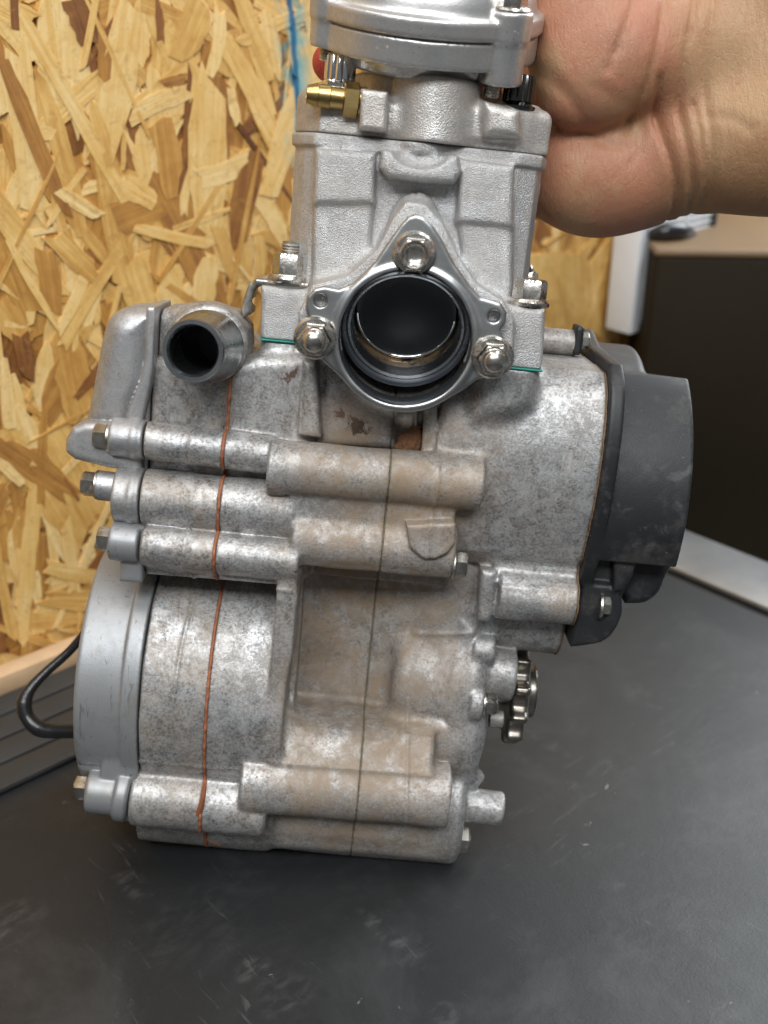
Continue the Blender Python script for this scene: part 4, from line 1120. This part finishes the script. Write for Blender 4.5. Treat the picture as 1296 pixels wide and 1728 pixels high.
# ---- sprocket
SR = 20.5; NT_ = 11
pts = []
for i in range(NT_):
    a0 = 2 * math.pi * i / NT_
    for da, r_ in ((-.5, .80), (-.36, .80), (-.22, .86), (-.13, .96), (-.07, 1.0), (.07, 1.0), (.13, .96), (.22, .86), (.36, .80)):
        a_ = a0 + da * 2 * math.pi / NT_; pts.append((SR * r_ * math.cos(a_), SR * r_ * math.sin(a_)))
sc = np.array(E3(868, 1164, -27)); scv, scw = sc[1], -27
spf = Field((sc[0] - 5, scv - 24, scw - 24), (sc[0] + 12, scv + 24, scw + 24), .55)
spf.add(p_prism([(a_ + scv, b_ + scw) for a_, b_ in pts], 'u', sc[0] - 3.6, sc[0] + 3.4, 2.0))
spf.add(p_cyl((sc[0], scv, scw), (sc[0] + 7.5, scv, scw), 10, .8), 1.0)
M['sprocket'] = m_simple('worn_sprocket_steel', (.30, .27, .235), .32, 1.0, 200, .45, .12)
spo = part(cast('sprocket', spf, M['sprocket'], engine))
part(radial('output_shaft', [(0, 6), (16, 6), (16, 0)], (sc[0] - 12, scv, scw), (1, 0, 0), M['steel'], engine))

# ------------------------------------------------------------------ the hand that holds the engine
def H(px, py, W):
    Z = D - W; return ((px - 648) / F * Z, (864 - py) / F * Z, W)
def m_skin():
    t = NT('bare_skin')
    base = t.mix(t.rng(t.noise(26, 4, .55), .36, .64), (.39, .215, .108), (.46, .285, .155))
    o = t.sep()
    # the palm is ruddier than the forearm
    xa, xb = H(1090, 0, 10)[0] / 1000, H(1190, 0, 10)[0] / 1000
    ruddy = t.math('MULTIPLY', t.rng(o[0], xa, xb, 1, 0), t.rng(t.noise(40, 4, .6), .30, .58))
    col = t.mix(t.math('MULTIPLY', ruddy, .85), base, (.43, .18, .105))
    red = t.rng(t.noise(85, 5, .65, dist=.4), .56, .74, 0, .45)
    col = t.mix(red, col, (.36, .115, .07))
    vein = t.rng(t.noise(17, 3, .5), .60, .70, 0, .25)
    col = t.mix(vein, col, (.36, .27, .19))
    dirt = t.math('MULTIPLY', t.rng(t.vor(400), .05, .12, 1, 0), t.rng(t.noise(55, 3), .60, .66))
    col = t.mix(t.math('MULTIPLY', dirt, .7), col, (.07, .04, .03))
    w1 = t.noise(1.0, 5, .65, t.mapv((900, 260, 400), (0, 0, .5)), dist=.6)
    cell = t.vor(900, feat='DISTANCE_TO_EDGE')
    n = t.bump(w1, .55, .0008); n = t.bump(t.rng(cell, 0, .12), .20, .0004, n); n = t.bump(t.rng(t.vor(330, t.mapv((1, .55, 1), (0, 0, .6)), feat='DISTANCE_TO_EDGE'), 0, .07), .07, .0006, n); n = t.bump(t.noise(120, 4), .15, .0015, n)
    t.b.inputs['Subsurface Weight'].default_value = .22
    t.b.inputs['Subsurface Radius'].default_value = (.004, .0015, .0008)
    t.b.inputs['Subsurface Scale'].default_value = 1.0
    return t.out(col, t.fmix(t.noise(150, 4), .42, .60), 0, n)
M['skin'] = m_skin()
hf = Field((-25, 85, -100), (205, 205, 70), .85)
hf.add(p_cap(H(1215, 232, 2), H(1600, 205, 38), 24.5, 31), 0)
hf.add(p_cap(H(1215, 50, 4), H(1600, -10, 40), 25, 32), 16)
hf.add(p_ell(H(1030, 290, -12), (33, 22.0, 23), R(4)), 11)
hf.add(p_ell(H(1010, 170, -22), (30, 34, 20)), 9)
hf.add(p_cap(H(1000, 250, -22), H(885, 276, -46), 22, 21), 8)
hf.add(p_cap(H(1000, 130, -22), H(915, 110, -46), 20, 16), 8)
hf.add(p_ell(H(1008, 62, 12), (22.5, 31, 21), R(-14)), 4.0)
hf.add(p_cap(H(1060, 90, 14), H(1200, 70, 12), 18, 20), 9)
hf.add(p_cap(H(985, 0, 16), H(930, -120, 16), 16, 11.5), 6)
hf.add(p_cap(H(930, -120, 16), H(840, -170, 2), 11.5, 9.0), 3)
for y, ln in ((70, 0), (150, -20), (230, -10), (308, 30)):
    hf.add(p_cap(H(915, y, -46), H(860, y - 6, -78), 10.5, 9.6), 4)
    hf.add(p_cap(H(860, y - 6, -78), H(740 + ln, y - 16, -88), 9.6, 8.8), 1.5)
    hf.add(p_cap(H(740 + ln, y - 16, -88), H(668 + ln, y - 22, -84), 8.8, 7.2), 1.5)
h2 = lambda pts: [H(x, y, 20)[:2] for x, y in pts]
for pts, dp, sg_ in (
    ([(1109, 0), (1092, 111), (1082, 161), (1068, 202)], 1.0, 1.3),
    ([(1156, 20), (1142, 111), (1146, 175), (1158, 229), (1173, 279), (1196, 323), (1250, 362)], 1.0, 1.1),
    ([(1106, 145), (1119, 195), (1129, 229), (1146, 269), (1163, 310), (1192, 352)], 1.3, 1.2),
    ([(1190, -20), (1178, 84), (1180, 151), (1190, 215), (1203, 286), (1223, 340)], .7, 1.0),
    ([(1168, 180), (1180, 240), (1198, 296), (1216, 330)], .6, .9),
    ([(1078, -10), (1050, 60), (1018, 135)], .7, 1.6), ([(1060, 10), (1040, 70), (1026, 112)], .6, 1.4), ([(1000, 160), (1030, 175), (1062, 178)], .3, 1.6),
    ([(894, 101), (941, 151), (988, 199), (1035, 225), (1060, 230)], .8, 1.7),
    ([(1190, 205), (1222, 218), (1244, 240)], .5, 1.6), ([(1095, 200), (1090, 240), (1075, 262)], .35, 1.2)):
    hf.groove(h2(pts), dp, sg_, -25)
u, v, w_ = hf.grid()
hf.F += (.35 * np.sin(u * .19 + v * .1) * np.sin(v * .16 + 1.1) * np.sin(w_ * .12 + .4)).astype(np.float32)
Fv = hf.F
for i in range(3):
    s_ = [slice(None)] * 3
    for e in (0, -1): s_[i] = e; Fv[tuple(s_)] = np.maximum(Fv[tuple(s_)], .5)
V, Q = surface_nets(Fv, hf.ax)
hand = link('hand', mesh_np('hand', V * .001, Q), M['skin'])
hand.matrix_world = CAMM @ Matrix.Translation((0, 0, -D / 1000))
tag(hand, 'bare hand and wrist reaching in from the right, gripping the engine by its head', 'hand')
